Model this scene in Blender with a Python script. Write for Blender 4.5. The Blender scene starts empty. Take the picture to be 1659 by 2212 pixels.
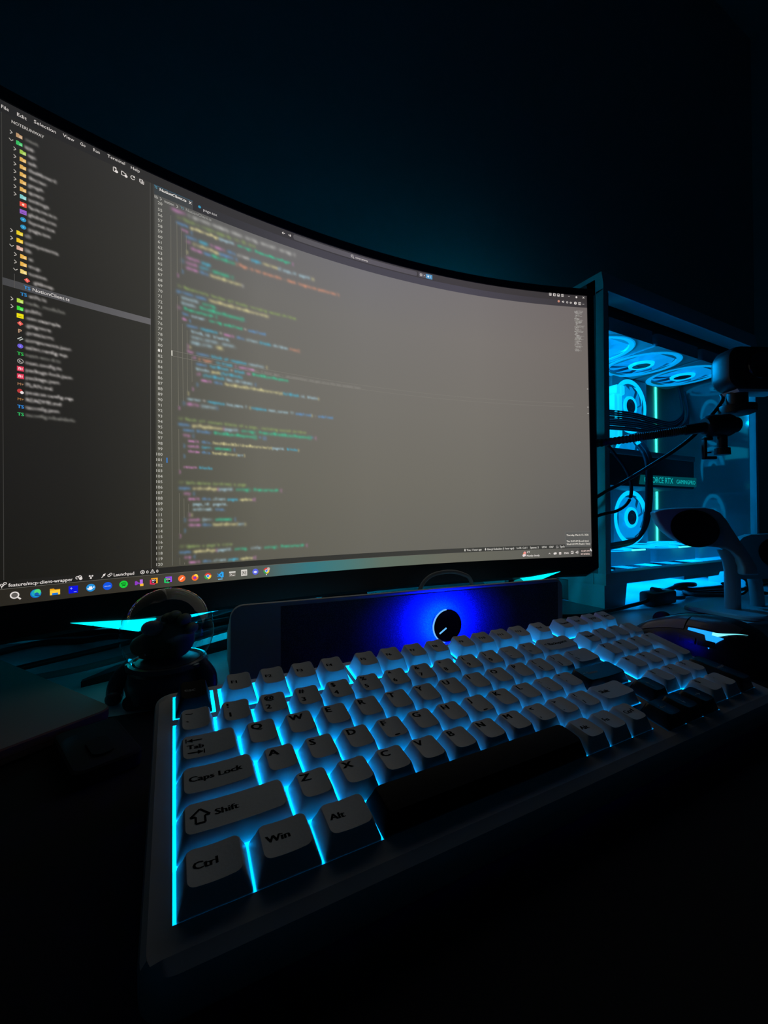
import bpy, bmesh, math, random
import numpy as np
from mathutils import Matrix, Vector
from mathutils.geometry import tessellate_polygon

S = 0.001                       # everything below is written in millimetres
COL = bpy.context.scene.collection
rnd = random.Random(7)

# ------------------------------------------------------------------ camera, world, exposure
scn = bpy.context.scene
cam_d = bpy.data.cameras.new('camera'); cam = bpy.data.objects.new('camera', cam_d); COL.objects.link(cam)
_R = np.array([[0.889248, -0.457408, -0.004044], [0.001308, 0.011385, -0.999934], [0.457424, 0.889184, 0.010722]])
_C = np.array([-0.553, -225.597, 147.705])
_F = 884.856
cam.matrix_world = Matrix((( _R[0][0], -_R[1][0], -_R[2][0], _C[0]*S),
                           ( _R[0][1], -_R[1][1], -_R[2][1], _C[1]*S),
                           ( _R[0][2], -_R[1][2], -_R[2][2], _C[2]*S),
                           (0, 0, 0, 1)))
cam_d.sensor_fit = 'VERTICAL'; cam_d.sensor_height = 24.0
cam_d.lens = _F/2212*24.0
cam_d.clip_start = 0.01; cam_d.clip_end = 50
scn.camera = cam
world = bpy.data.worlds.new('night'); scn.world = world; world.use_nodes = True
world.node_tree.nodes['Background'].inputs[0].default_value = (0.3, 0.45, 0.8, 1)
world.node_tree.nodes['Background'].inputs[1].default_value = 0.0012
scn.view_settings.view_transform = 'Standard'
scn.view_settings.look = 'None'
scn.view_settings.exposure = 0.0
scn.view_settings.gamma = 1.0
scn.view_settings.use_curve_mapping = False
scn.cycles.max_bounces = 8
scn.cycles.diffuse_bounces = 4
scn.cycles.glossy_bounces = 4
scn.cycles.transmission_bounces = 8
scn.cycles.transparent_max_bounces = 8
scn.cycles.caustics_reflective = False
scn.cycles.caustics_refractive = False
scn.cycles.sample_clamp_indirect = 2.0

# ------------------------------------------------------------------ helpers
def lin(c):
    return tuple((v/255/12.92) if v/255 <= .04045 else ((v/255+.055)/1.055)**2.4 for v in c[:3])
def rgb(*c): return lin(c)

MATS = {}
def mat(name, col=(.5, .5, .5), rough=.5, metal=0., noise=0., nscale=200., emit=None, estr=0., bump=0., spec=.5, coat=0.):
    m = bpy.data.materials.new(name); m.use_nodes = True
    nt = m.node_tree; b = nt.nodes['Principled BSDF']
    b.inputs['Base Color'].default_value = (*col, 1)
    b.inputs['Roughness'].default_value = rough
    b.inputs['Metallic'].default_value = metal
    b.inputs['Specular IOR Level'].default_value = spec
    b.inputs['Coat Weight'].default_value = coat
    if noise or bump:
        tc = nt.nodes.new('ShaderNodeTexCoord'); n = nt.nodes.new('ShaderNodeTexNoise')
        n.inputs['Scale'].default_value = nscale; n.inputs['Detail'].default_value = 3
        nt.links.new(tc.outputs['Object'], n.inputs['Vector'])
        if noise:
            mx = nt.nodes.new('ShaderNodeMix'); mx.data_type = 'RGBA'
            mx.inputs[6].default_value = (*[c*(1-noise) for c in col], 1)
            mx.inputs[7].default_value = (*[min(1, c*(1+noise)) for c in col], 1)
            nt.links.new(n.outputs['Fac'], mx.inputs[0]); nt.links.new(mx.outputs[2], b.inputs['Base Color'])
        if bump:
            bp = nt.nodes.new('ShaderNodeBump'); bp.inputs['Strength'].default_value = bump; bp.inputs['Distance'].default_value = .0004
            nt.links.new(n.outputs['Fac'], bp.inputs['Height']); nt.links.new(bp.outputs[0], b.inputs['Normal'])
    if emit:
        b.inputs['Emission Color'].default_value = (*emit, 1); b.inputs['Emission Strength'].default_value = estr
    MATS[name] = m; return m

def pane_mat(name, tint, refl, rough=0.0):
    m = bpy.data.materials.new(name); m.use_nodes = True; nt = m.node_tree
    nt.nodes.remove(nt.nodes['Principled BSDF'])
    t = nt.nodes.new('ShaderNodeBsdfTransparent'); t.inputs[0].default_value = (*tint, 1)
    g = nt.nodes.new('ShaderNodeBsdfGlossy'); g.inputs['Roughness'].default_value = rough
    mx = nt.nodes.new('ShaderNodeMixShader'); lw = nt.nodes.new('ShaderNodeFresnel'); lw.inputs[0].default_value = 1.45
    mm = nt.nodes.new('ShaderNodeMath'); mm.operation = 'MULTIPLY'; mm.inputs[1].default_value = refl
    ge = nt.nodes.new('ShaderNodeNewGeometry'); iv = nt.nodes.new('ShaderNodeMath'); iv.operation = 'SUBTRACT'; iv.inputs[0].default_value = 1.0
    m3 = nt.nodes.new('ShaderNodeMath'); m3.operation = 'MULTIPLY'          # only the outer face mirrors; no inner total reflection
    nt.links.new(ge.outputs['Backfacing'], iv.inputs[1]); nt.links.new(lw.outputs[0], mm.inputs[0])
    nt.links.new(mm.outputs[0], m3.inputs[0]); nt.links.new(iv.outputs[0], m3.inputs[1]); nt.links.new(m3.outputs[0], mx.inputs[0])
    nt.links.new(t.outputs[0], mx.inputs[1]); nt.links.new(g.outputs[0], mx.inputs[2])
    nt.links.new(mx.outputs[0], nt.nodes['Material Output'].inputs[0])
    MATS[name] = m; return m

class MB:
    """collects geometry in millimetres and links it as one mesh object"""
    def __init__(s): s.v = []; s.f = []
    def add(s, vs, fs):
        o = len(s.v); s.v += [tuple(p) for p in vs]; s.f += [tuple(i+o for i in f) for f in fs]; return s
    def box(s, x0, y0, z0, x1, y1, z1, b=0.):
        if b <= 0:
            vs = [(x, y, z) for z in (z0, z1) for y in (y0, y1) for x in (x0, x1)]
            return s.add(vs, [(0, 2, 3, 1), (4, 5, 7, 6), (0, 1, 5, 4), (2, 6, 7, 3), (0, 4, 6, 2), (1, 3, 7, 5)])
        bm = bmesh.new(); bmesh.ops.create_cube(bm, size=1)
        for v in bm.verts: v.co = ((x0+x1)/2+v.co.x*(x1-x0), (y0+y1)/2+v.co.y*(y1-y0), (z0+z1)/2+v.co.z*(z1-z0))
        bmesh.ops.bevel(bm, geom=bm.edges[:], offset=b, segments=2, profile=.5, affect='EDGES')
        return s.bm(bm)
    def bm(s, bm):
        bm.verts.index_update(); s.add([v.co[:] for v in bm.verts], [[v.index for v in f.verts] for f in bm.faces]); bm.free(); return s
    def prism(s, pts, axis, a, b):
        """polygon pts (2d) extruded along axis from a to b"""
        def mk(p, h):
            return {'z': (p[0], p[1], h), 'y': (p[0], h, p[1]), 'x': (h, p[0], p[1])}[axis]
        n = len(pts); vs = [mk(p, a) for p in pts]+[mk(p, b) for p in pts]
        tri = tessellate_polygon([[Vector((p[0], p[1], 0)) for p in pts]])
        fs = [tuple(t) for t in tri]+[tuple(i+n for i in reversed(t)) for t in tri]
        fs += [(i, (i+1) % n, n+(i+1) % n, n+i) for i in range(n)]
        return s.add(vs, fs)
    def loft(s, rings, cap0=True, cap1=True, closed=True):
        n = len(rings[0]); vs = [p for r in rings for p in r]; fs = []
        for k in range(len(rings)-1):
            for i in range(n if closed else n-1):
                j = (i+1) % n; fs.append((k*n+i, k*n+j, (k+1)*n+j, (k+1)*n+i))
        if cap0: fs.append(tuple(reversed(range(n))))
        if cap1: fs.append(tuple(range((len(rings)-1)*n, len(rings)*n)))
        return s.add(vs, fs)
    def lathe(s, prof, c=(0, 0, 0), axis='z', n=32, a0=0., a1=2*math.pi):
        """prof: (radius, height) pairs"""
        full = abs(a1-a0-2*math.pi) < 1e-6; m = n if full else n+1
        vs = []
        for r, h in prof:
            for i in range(m):
                t = a0+(a1-a0)*i/n; u, w = r*math.cos(t), r*math.sin(t)
                vs.append({'z': (c[0]+u, c[1]+w, c[2]+h), 'y': (c[0]+u, c[1]+h, c[2]+w), 'x': (c[0]+h, c[1]+u, c[2]+w)}[axis])
        fs = []
        for k in range(len(prof)-1):
            for i in range(m if full else m-1):
                j = (i+1) % m; fs.append((k*m+i, k*m+j, (k+1)*m+j, (k+1)*m+i))
        return s.add(vs, fs)
    def tube(s, pts, r, n=8, sub=6, cap=True):
        P = [Vector(p) for p in pts]; Q = []
        for i in range(len(P)-1):
            a, b, c, d = P[max(i-1, 0)], P[i], P[i+1], P[min(i+2, len(P)-1)]
            for k in range(sub):
                t = k/sub
                Q.append(.5*((2*b)+(c-a)*t+(2*a-5*b+4*c-d)*t*t+(3*b-a-3*c+d)*t**3))
        Q.append(P[-1]); rings = []; up = Vector((0, 0, 1))
        for i, q in enumerate(Q):
            t = (Q[min(i+1, len(Q)-1)]-Q[max(i-1, 0)]).normalized()
            x = up.cross(t)
            if x.length < 1e-3: x = Vector((1, 0, 0)).cross(t)
            x.normalize(); y = t.cross(x); up = y if abs(y.z) < .2 else Vector((0, 0, 1))
            rr = r(i/(len(Q)-1)) if callable(r) else r
            rings.append([q+x*(rr*math.cos(a))+y*(rr*math.sin(a)) for a in [2*math.pi*j/n for j in range(n)]])
        return s.loft(rings, cap, cap)
    def xf(s, M):
        s.v = [tuple(M @ Vector(p)) for p in s.v]; return s
    def build(s, name, m, parent=None, smooth=.6, label=None):
        me = bpy.data.meshes.new(name); me.from_pydata([(x*S, y*S, z*S) for x, y, z in s.v], [], s.f)
        bm = bmesh.new(); bm.from_mesh(me); bmesh.ops.recalc_face_normals(bm, faces=bm.faces[:]); bm.to_mesh(me); bm.free()
        me.materials.append(m if not isinstance(m, str) else MATS[m])
        if smooth: me.shade_smooth(); me.set_sharp_from_angle(angle=smooth)
        o = bpy.data.objects.new(name, me); COL.objects.link(o)
        if parent: o.parent = parent
        if label: o['label'] = label
        return o

def thing(name, label, cat, loc=(0, 0, 0), rot=(0, 0, 0), group=None):
    o = bpy.data.objects.new(name, None); COL.objects.link(o); o.empty_display_size = .02
    o.location = [c*S for c in loc]; o.rotation_euler = rot
    o['label'] = label; o['category'] = cat
    if group: o['group'] = group
    return o
def tag(o, label, cat, group=None, loc=None):
    o['label'] = label; o['category'] = cat
    if group: o['group'] = group
    return o
def struct(o): o['kind'] = 'structure'; return o
def rrect(hx, hy, r, n=4, cx=0, cy=0):
    pts = []
    for sx, sy, a in ((1, 1, 0), (-1, 1, 90), (-1, -1, 180), (1, -1, 270)):
        for k in range(n+1):
            t = math.radians(a+90*k/n); pts.append((cx+sx*(hx-r)+r*math.cos(t), cy+sy*(hy-r)+r*math.sin(t)))
    return pts

# ------------------------------------------------------------------ glyph outlines from Blender's built-in font
_G = {}
_fc = bpy.data.curves.new('glyph_source', 'FONT'); _fc.resolution_u = 2; _fo = bpy.data.objects.new('glyph_source', _fc)
def _mesh(body):
    _fc.body = body; COL.objects.link(_fo) if _fo.name not in COL.objects else None
    dg = bpy.context.evaluated_depsgraph_get(); dg.update(); ev = _fo.evaluated_get(dg); me = ev.to_mesh(); me.calc_loop_triangles()
    v = [(p.co.x, p.co.y) for p in me.vertices]; t = [tuple(l.vertices) for l in me.loop_triangles]; ev.to_mesh_clear(); return v, t
_dot = max(x for x, y in _mesh('.')[0])
def glyph(c):
    if c not in _G:
        if c == ' ': _G[c] = ([], [], .28)
        else:
            v, t = _mesh(c); adv = max(x for x, y in _mesh(c+'.')[0])-_dot; _G[c] = (v, t, adv)
    return _G[c]
def text_geo(s, size, x=0., y=0., mono=None, align='l', sx=1.0):
    V = []; T = []; pen = 0.
    for c in s:
        v, t, adv = glyph(c); o = len(V)
        if mono:
            off = pen+mono/2-(adv*size*sx)/2
            V += [(off+a*size*sx, b*size) for a, b in v]; pen += mono
        else:
            V += [(pen+a*size*sx, b*size) for a, b in v]; pen += adv*size*sx
        T += [tuple(i+o for i in q) for q in t]
    dx = {'l': 0, 'c': -pen/2, 'r': -pen}[align]
    return [(a+x+dx, b+y) for a, b in V], T, pen

# ------------------------------------------------------------------ materials
CY = rgb(20, 190, 255)
mat('wall_paint', (.36, .38, .40), .9, noise=.06, nscale=30, bump=.1)
mat('floor_wood', (.06, .045, .035), .5, noise=.3, nscale=8)
mat('desk_white', (.55, .57, .58), .45, noise=.04, nscale=60)
mat('mat_black', (.012, .012, .014), .95, noise=.3, nscale=900, bump=.3)
mat('black_plastic', (.012, .012, .013), .45, noise=.1, nscale=300)
mat('black_gloss', (.008, .008, .01), .2)
mat('black_rubber', (.015, .015, .016), .7, noise=.2, nscale=500)
mat('case_white', (.62, .62, .64), .42, noise=.03, nscale=80)
mat('kb_case', (.55, .54, .55), .38, noise=.03, nscale=120)
mat('cap_white', (.74, .755, .78), .42, noise=.05, nscale=900, bump=.12)
mat('cap_black_matte', (.006, .006, .008), .7, spec=.15)
mat('cap_black', (.010, .010, .013), .33, spec=.55, noise=.1, nscale=900, bump=.08)
mat('legend_black', (.004, .004, .006), .85, spec=.08)
mat('legend_grey', (.35, .35, .36), .6)
mat('backlight', (.02, .02, .02), .6, emit=(0, .215, .60), estr=21.0)
mat('backlight_mid', (.02, .02, .02), .6, emit=(0, .21, .60), estr=13.0)
mat('backlight_low', (.02, .02, .02), .6, emit=(0, .20, .52), estr=4.5)
mat('kb_led_white', (.1, .1, .1), .5, emit=(.6, .9, 1), estr=1.2)
mat('shard_led', (.02, .1, .1), .3, emit=(0, .62, .72), estr=2.2)
mat('shard_side', (.02, .1, .12), .3, emit=rgb(0, 140, 150), estr=.7)
mat('ring_led', (.02, .1, .1), .3, emit=(0, .45, .82), estr=4.0)
mat('blue_led', (.01, .01, .05), .3, emit=(.0, .003, 1.0), estr=900.0)
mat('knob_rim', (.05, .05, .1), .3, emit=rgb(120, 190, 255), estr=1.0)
mat('indicator', (.1, .1, .1), .3, emit=rgb(110, 195, 255), estr=1.0)
mat('added_rear_glow', (.05, .25, .4), .5, emit=(0, .5, .85), estr=40.0)
mat('added_pump_glow', (.05, .25, .4), .5, emit=(0, .36, .95), estr=190.0)
mat('added_strip_led', (.05, .25, .4), .5, emit=(0, .5, .85), estr=70.0)
mat('speaker_body', (.72, .72, .75), .5, noise=.04, nscale=200)
mat('laptop_grey', (.46, .23, .18), .6, spec=.3, noise=.04, nscale=400)
mat('fan_glow', (.05, .3, .4), .4, emit=(0, .42, .95), estr=1.7)
mat('fan_blade', (.05, .25, .4), .5, emit=(0, .26, .72), estr=1.0)
mat('fan_under', (.05, .25, .4), .5, emit=(0, .34, 1.0), estr=10.0)
mat('exhaust_glow', (.05, .25, .4), .5, emit=(0, .5, .85), estr=1.5)
mat('fan_ring_soft', (.05, .25, .4), .5, emit=(0, .34, .8), estr=1.0)
mat('fan_blade_side', (.05, .25, .4), .5, emit=(0, .24, .58), estr=1.0)
mat('fan_blade_dim', (.05, .25, .4), .5, emit=rgb(0, 95, 170), estr=.8)
mat('fan_frost', (.2, .3, .35), .5, emit=(0, .07, .22), estr=1.0)
mat('fan_hub', (.02, .05, .07), .4)
mat('fan_frame', (.35, .4, .45), .5)
mat('gpu_black', (.02, .02, .024), .4, noise=.1, nscale=200)
mat('gpu_strip', (.02, .1, .1), .5, emit=rgb(0, 80, 88), estr=.8)
mat('gpu_text', (.02, .1, .1), .5, emit=rgb(20, 190, 190), estr=1.0)
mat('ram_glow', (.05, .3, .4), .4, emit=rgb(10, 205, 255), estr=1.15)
mat('strip_glow', (.05, .3, .4), .4, emit=rgb(60, 255, 225), estr=3.0)
mat('sleeve', (.03, .05, .07), .55)
mat('mobo', (.05, .06, .07), .6, noise=.3, nscale=60)
mat('end_grey', (.10, .105, .11), .5, noise=.04, nscale=80)
mat('radiator', (.01, .01, .012), .6)
mat('inside_white', (.6, .62, .64), .5, noise=.05, nscale=50)
mat('stand_white', (.42, .43, .45), .4, noise=.02, nscale=100)
mat('puck_black', (.004, .004, .005), .35)
mat('mouse_black', (.02, .02, .024), .32, noise=.1, nscale=500)
mat('mouse_shell', (.10, .10, .13), .28, coat=.4)
mat('mouse_led', (.02, .1, .1), .3, emit=rgb(25, 150, 255), estr=1.4)
mat('mouse_led_bright', (.02, .1, .1), .3, emit=rgb(120, 240, 255), estr=1.5)
mat('suit', (.06, .065, .09), .4, noise=.2, nscale=150)
mat('suit_trim', (.20, .21, .23), .25, metal=.6)
mat('creature', (.12, .17, .10), .7, noise=.4, nscale=300, bump=.6)
mat('creature_brow', (.4, .38, .46), .6, noise=.4, nscale=500, bump=.6)
mat('cable_black', (.015, .016, .018), .5)
mat('cable_grey', (.22, .23, .25), .55)
pane_mat('glass_front', (.93, .96, .97), .8)
pane_mat('glass_globe', (.90, .95, .97), 1.7)
m = bpy.data.materials.new('glass_mirror'); m.use_nodes = True; MATS['glass_mirror'] = m
b = m.node_tree.nodes['Principled BSDF']
b.inputs['Base Color'].default_value = (.13, .18, .19, 1); b.inputs['Roughness'].default_value = .06
b.inputs['Metallic'].default_value = 0.0; b.inputs['IOR'].default_value = 1.9; b.inputs['Specular IOR Level'].default_value = .6
# speaker cloth: woven dots
m = mat('grille', (.05, .05, .09), .7); nt = m.node_tree
tc = nt.nodes.new('ShaderNodeTexCoord'); vo = nt.nodes.new('ShaderNodeTexVoronoi'); vo.inputs['Scale'].default_value = 900
rp = nt.nodes.new('ShaderNodeValToRGB'); rp.color_ramp.elements[0].color = (.24, .24, .3, 1); rp.color_ramp.elements[1].color = (.1, .1, .14, 1)
rp.color_ramp.elements[0].position = .2; rp.color_ramp.elements[1].position = .6
nt.links.new(tc.outputs['Object'], vo.inputs['Vector']); nt.links.new(vo.outputs['Distance'], rp.inputs[0])
nt.links.new(rp.outputs[0], nt.nodes['Principled BSDF'].inputs['Base Color'])
# display: colours of the picture it shows, with viewing-angle brightening painted in
m = bpy.data.materials.new('display'); m.use_nodes = True; MATS['display'] = m; nt = m.node_tree
b = nt.nodes['Principled BSDF']; b.inputs['Base Color'].default_value = (.004, .004, .004, 1); b.inputs['Roughness'].default_value = .45
ca = nt.nodes.new('ShaderNodeVertexColor'); ca.layer_name = 'shown'
nt.links.new(ca.outputs[0], b.inputs['Emission Color']); b.inputs['Emission Strength'].default_value = 1.0

# ------------------------------------------------------------------ room shell
def shell(name, x0, y0, z0, x1, y1, z1, m): return struct(MB().box(x0, y0, z0, x1, y1, z1).build(name, m, smooth=0))
RX0, RX1, RY0, RY1, RZ0, RZ1 = -1500, 2320, -1900, 640, -735, 2300
shell('wall_back', RX0-60, RY1, RZ0, RX1+60, RY1+60, RZ1, 'wall_paint')
shell('wall_front', RX0-60, RY0-60, RZ0, RX1+60, RY0, RZ1, 'wall_paint')
shell('wall_left', RX0-60, RY0, RZ0, RX0, RY1, RZ1, 'wall_paint')
shell('wall_right', RX1, RY0, RZ0, RX1+60, RY1, RZ1, 'wall_paint')
shell('floor', RX0-60, RY0-60, RZ0-60, RX1+60, RY1+60, RZ0, 'floor_wood')
shell('ceiling', RX0-60, RY0-60, RZ1, RX1+60, RY1+60, RZ1+60, 'wall_paint')
struct(MB().box(-10, RY1-4, 34, 220, RY1, 54, 1).build('added_light_strip_1', 'added_strip_led', smooth=0))      # added, unseen light strip low on the wall, fills the desk behind the monitor
t = thing('desk', 'white desk whose top carries the keyboard, monitor and computer', 'desk', (300, 130, RZ0))
MB().box(-1100, -430, 735-28, 1250, 506, 735, 3).build('desktop', 'desk_white', t)
for x in (-1040, 1190):
    for y in (-370, 430): MB().box(x-25, y-25, 0, x+25, y+25, 707, 2).build('leg', 'black_plastic', t)

# ------------------------------------------------------------------ monitor with curved display
MP = [213.2211, 239.6963, 279.1347, -0.008463926, 0.004144341, 0.0009613215, 0.009316177]      # centre x y z, yaw, tilt, 1/R, roll
PXM = 697/2560.
def mon_pt(a, b, d=0.):
    """a: mm along the curve from the centre, b: mm up, d: mm behind the display"""
    k = MP[5]; R0 = 1/k
    lx = (R0+d)*math.sin(a*k); ly = (R0+d)*math.cos(a*k)-R0
    ct, st = math.cos(MP[4]), math.sin(MP[4]); y = ly*ct+b*st; z = b*ct-ly*st
    cr, sr = math.cos(MP[6]), math.sin(MP[6]); lx, z = lx*cr-z*sr, z*cr+lx*sr
    cy, sy = math.cos(MP[3]), math.sin(MP[3])
    return (cy*lx-sy*y, sy*lx+cy*y, z)          # relative to the display centre
MON = thing('monitor', 'large black curved monitor showing a dark code editor, on cyan-lit desk', 'monitor', (MP[0], MP[1], 0))
def rel(p): return (p[0], p[1], p[2]+MP[2])
def spx(x, y, d=0.): return rel(mon_pt((x-1280)*PXM, (720-y)*PXM, d))

# --- the picture on the display, drawn on a grid and as flat shapes just in front of it
CODE = [
 (20, 0, "p export| w class| g NotionClient|w  { | y constructor|w (private readonly token: string, version?: string) {", 5),
 (55, 1, "c // Fetch a single page by its ID, w w", 5),
 (56, 1, "b async|y  getNotionPage|l (pageId: |g string): Promise<NotionPage>|p  {", 3.2),
 (57, 2, "p try|b  {", 3), (58, 3, "b const |s page |p = await |b this|w .client|s .pages|y .retrieve|l ({ page_id: pageId |y })", 4.2),
 (59, 3, "p if |y (!isFullPage|b (page)) {", 4), (60, 4, "p throw |b new |g NotionError|o ('Page is not accessible - check integration permissions')", 4.2),
 (61, 3, "y }", 2.5), (62, 3, "p return|s  page", 4), (63, 2, "b } |p catch |s (err: |g unknown) {", 4.5),
 (64, 3, "p throw|b  this|y .handleError(err|w )", 4), (65, 2, "b }", 2.5), (66, 1, "p }", 2.5),
 (68, 1, "c // Recursively fetches all blocks including nested children", 3.4),
 (69, 1, "b private async |y fetchBlockChildrenRecursively(", 4), (70, 2, "l blockId: |g string,", 4), (71, 2, "l blocks: |g BlockObjectResponse[]|b ,", 4),
 (72, 1, "p ): |g Promise<void> {", 3.4), (73, 2, "b let |l cursor: |g string |p | |g undefined|w  = |b undefined", 3), (74, 2, "p do|b  {", 2.2),
 (75, 3, "b const |s response |w = |p await |b this|l .client|s .blocks|l .children|o .list({", 3.4), (76, 4, "l block_id: blockId,", 2.8),
 (77, 4, "l start_cursor: cursor,", 4.5), (78, 4, "l page_size: |y 100,", 4.5), (79, 3, "p }|y )", 3),
 (80, 3, "p for |b (const |s block of response|l .results)|y  {", 3.2), (81, 4, "p if |o ('type' |s in block |p ) continue", 3.2),
 (82, 5, "b const |s fullBlock |w = |s block |p as |g BlockObjectResponse", 3), (83, 5, "l blocks|y .push|s (fullBlock)", 3),
 (84, 5, "p if |s (fullBlock|l .has_children) |b {", 3.4), (85, 6, "p await |b this|y .fetchBlockChildrenRecursively(|s fullBlock|l .id, blocks|y )", 3),
 (86, 5, "b }", 3), (87, 4, "p }", 2.5), (88, 3, "y }", 2.2), (89, 3, "l cursor |w = |s response|l .has_more ? |y (|s response|l .next_cursor ?? |b undefined|y )|w  : |b undefined", 2.8),
 (90, 2, "b } |p while |l (cursor|b )", 4), (91, 1, "p }", 2.5),
 (93, 1, "c // Fetch all content blocks of a page, including nested children", 3.2), (94, 1, "b async |y getPageContent|p (|l pageId: |g string): Promise<BlockObjectResponse[]|b >|p  {", 3.6),
 (95, 2, "b const blocks: |g BlockObjectResponse[]|b  = []", 3.2), (96, 2, "p try|b  {", 3.4),
 (97, 3, "p await|b  this.|y fetchBlockChildrenRecursively(|l pageId, |s blocks|y )", 1.8), (98, 2, "b } |p catch |s (err: |g unknown) |b {", 2.4),
 (99, 3, "p throw |b this.|y handleError(|l err|y )", 1.5), (100, 2, "b }", 2.2), (102, 2, "p return |s blocks", 1.4), (103, 1, "p }", 2),
 (105, 1, "c // Soft-delete (archive) a page", 3.2), (106, 1, "b async |y archivePage|p (|l pageId: |g string): Promise<void>|p  {", 3.4), (107, 2, "p try|b  {", 3.2),
 (108, 3, "p await |b this|l .client|s .pages|y .update|p ({", 2.6), (109, 4, "l page_id: pageId,", 2.2), (110, 4, "l archived: |b true,", 3), (111, 3, "p }|y )", 3),
 (112, 2, "b } |p catch |l (err: |g unknown) |b {", 3.2), (113, 3, "p throw |b this.|y handleError(|l err|y )", 3.4), (114, 2, "b }", 2.6), (115, 1, "p }", 1.8),
 (117, 1, "c // Update a page's title", 3), (118, 1, "b async |y updatePage|p (|l pageId: |g string, |l title: |g string): Promise<void>|p  {", 3),
 (119, 2, "p try|b  {", 3), (120, 3, "p await |b this|l .client|s .pages|y .update|p ({", 2.6)]
CC = {'p': (205, 135, 190), 'b': (100, 150, 205), 'g': (70, 195, 150), 'y': (220, 210, 150), 's': (80, 180, 215), 'l': (165, 200, 215), 'c': (140, 162, 100), 'o': (225, 150, 120), 'w': (205, 205, 200)}
L0, LP = 114.5, 19.14
def line_y(n): return 91.5 if n == 20 else L0+(n-55)*LP
MONO, CX0 = 7.7, 489.

# background levels (sRGB) on a coarse table, viewing-angle brightening painted in, screen x then y
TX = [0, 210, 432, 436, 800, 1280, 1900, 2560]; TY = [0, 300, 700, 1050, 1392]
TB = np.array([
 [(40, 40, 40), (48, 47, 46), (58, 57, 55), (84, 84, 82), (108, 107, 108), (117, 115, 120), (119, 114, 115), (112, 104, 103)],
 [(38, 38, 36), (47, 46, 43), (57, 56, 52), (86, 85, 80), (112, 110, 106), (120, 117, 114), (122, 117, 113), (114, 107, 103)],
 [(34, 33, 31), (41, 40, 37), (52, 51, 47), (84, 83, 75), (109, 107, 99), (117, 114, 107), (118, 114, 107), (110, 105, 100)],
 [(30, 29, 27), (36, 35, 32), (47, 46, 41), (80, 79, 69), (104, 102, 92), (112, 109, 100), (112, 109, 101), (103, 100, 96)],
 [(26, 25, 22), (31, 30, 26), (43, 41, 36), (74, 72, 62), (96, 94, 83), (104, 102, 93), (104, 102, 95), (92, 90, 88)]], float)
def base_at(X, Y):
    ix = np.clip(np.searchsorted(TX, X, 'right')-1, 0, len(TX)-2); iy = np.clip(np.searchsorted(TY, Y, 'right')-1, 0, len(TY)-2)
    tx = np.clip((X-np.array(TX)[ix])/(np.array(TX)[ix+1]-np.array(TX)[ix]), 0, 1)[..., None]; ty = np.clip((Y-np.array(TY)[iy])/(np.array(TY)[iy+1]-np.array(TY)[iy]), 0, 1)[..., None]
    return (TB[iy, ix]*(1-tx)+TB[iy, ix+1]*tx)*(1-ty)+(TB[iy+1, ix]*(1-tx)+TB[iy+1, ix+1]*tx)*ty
def lin_np(a):
    a = np.clip(a, 0, 255)/255.; return np.where(a <= .04045, a/12.92, ((a+.055)/1.055)**2.4)

gx = np.concatenate([np.arange(0, 432, 3), [433.5, 434.5], np.arange(438, 1440, 3), np.linspace(1440, 2560, 57)])
gy = np.arange(0, 1441, 3).astype(float)
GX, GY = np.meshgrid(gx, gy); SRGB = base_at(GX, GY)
# soft, smeared text: glyphs splatted into a raster, blurred word by word, then laid over the grid
RS = 3.0; RW, RH = int(1443/RS), int(1443/RS)
def blur(a, s):
    s = max(s/RS, .35); r = int(3*s)+1; k = np.exp(-.5*(np.arange(-r, r+1)/s)**2); k /= k.sum()
    a = np.apply_along_axis(lambda v: np.convolve(v, k, 'same'), 0, a); return np.apply_along_axis(lambda v: np.convolve(v, k, 'same'), 1, a)
rg = np.random.default_rng(3)
COV = np.zeros((RH, RW, 4))
def splat(V, T, x0, y0, col, sig, gain=1.0):
    """glyph triangles (y up) become blurred ink around their line"""
    if not T: return
    V = np.array(V); T = np.array(T); A, B, Cc = V[T[:, 0]], V[T[:, 1]], V[T[:, 2]]
    ar = .5*np.abs((B-A)[:, 0]*(Cc-A)[:, 1]-(B-A)[:, 1]*(Cc-A)[:, 0]); tot = ar.sum(); n = int(tot*5)+8
    idx = rg.choice(len(T), n, p=ar/tot); u = rg.random((n, 2)); fl = u.sum(1) > 1; u[fl] = 1-u[fl]
    P = A[idx]+(B-A)[idx]*u[:, :1]+(Cc-A)[idx]*u[:, 1:]
    px = (x0+P[:, 0])/RS; py = (y0-P[:, 1])/RS; pad = int(4*sig/RS)+3
    xa, xb = int(px.min())-pad, int(px.max())+pad; ya, yb = int(py.min())-pad, int(py.max())+pad
    loc = np.zeros((yb-ya+1, xb-xa+1)); w = tot/n/(RS*RS)
    fx = px-xa-.5; fy = py-ya-.5; i0 = np.floor(fx).astype(int); j0 = np.floor(fy).astype(int); tx = fx-i0; ty = fy-j0
    for di in (0, 1):
        for dj in (0, 1): np.add.at(loc, (j0+dj, i0+di), w*(tx if di else 1-tx)*(ty if dj else 1-ty))
    loc = np.clip(blur(loc, sig)*gain, 0, 1)
    X0, X1, Y0, Y1 = max(xa, 0), min(xb+1, RW), max(ya, 0), min(yb+1, RH)
    if X1 <= X0 or Y1 <= Y0: return
    loc = loc[Y0-ya:Y1-ya, X0-xa:X1-xa]; sub = COV[Y0:Y1, X0:X1]
    sub[..., :3] += loc[..., None]*np.array(col); sub[..., 3] += loc
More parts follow.
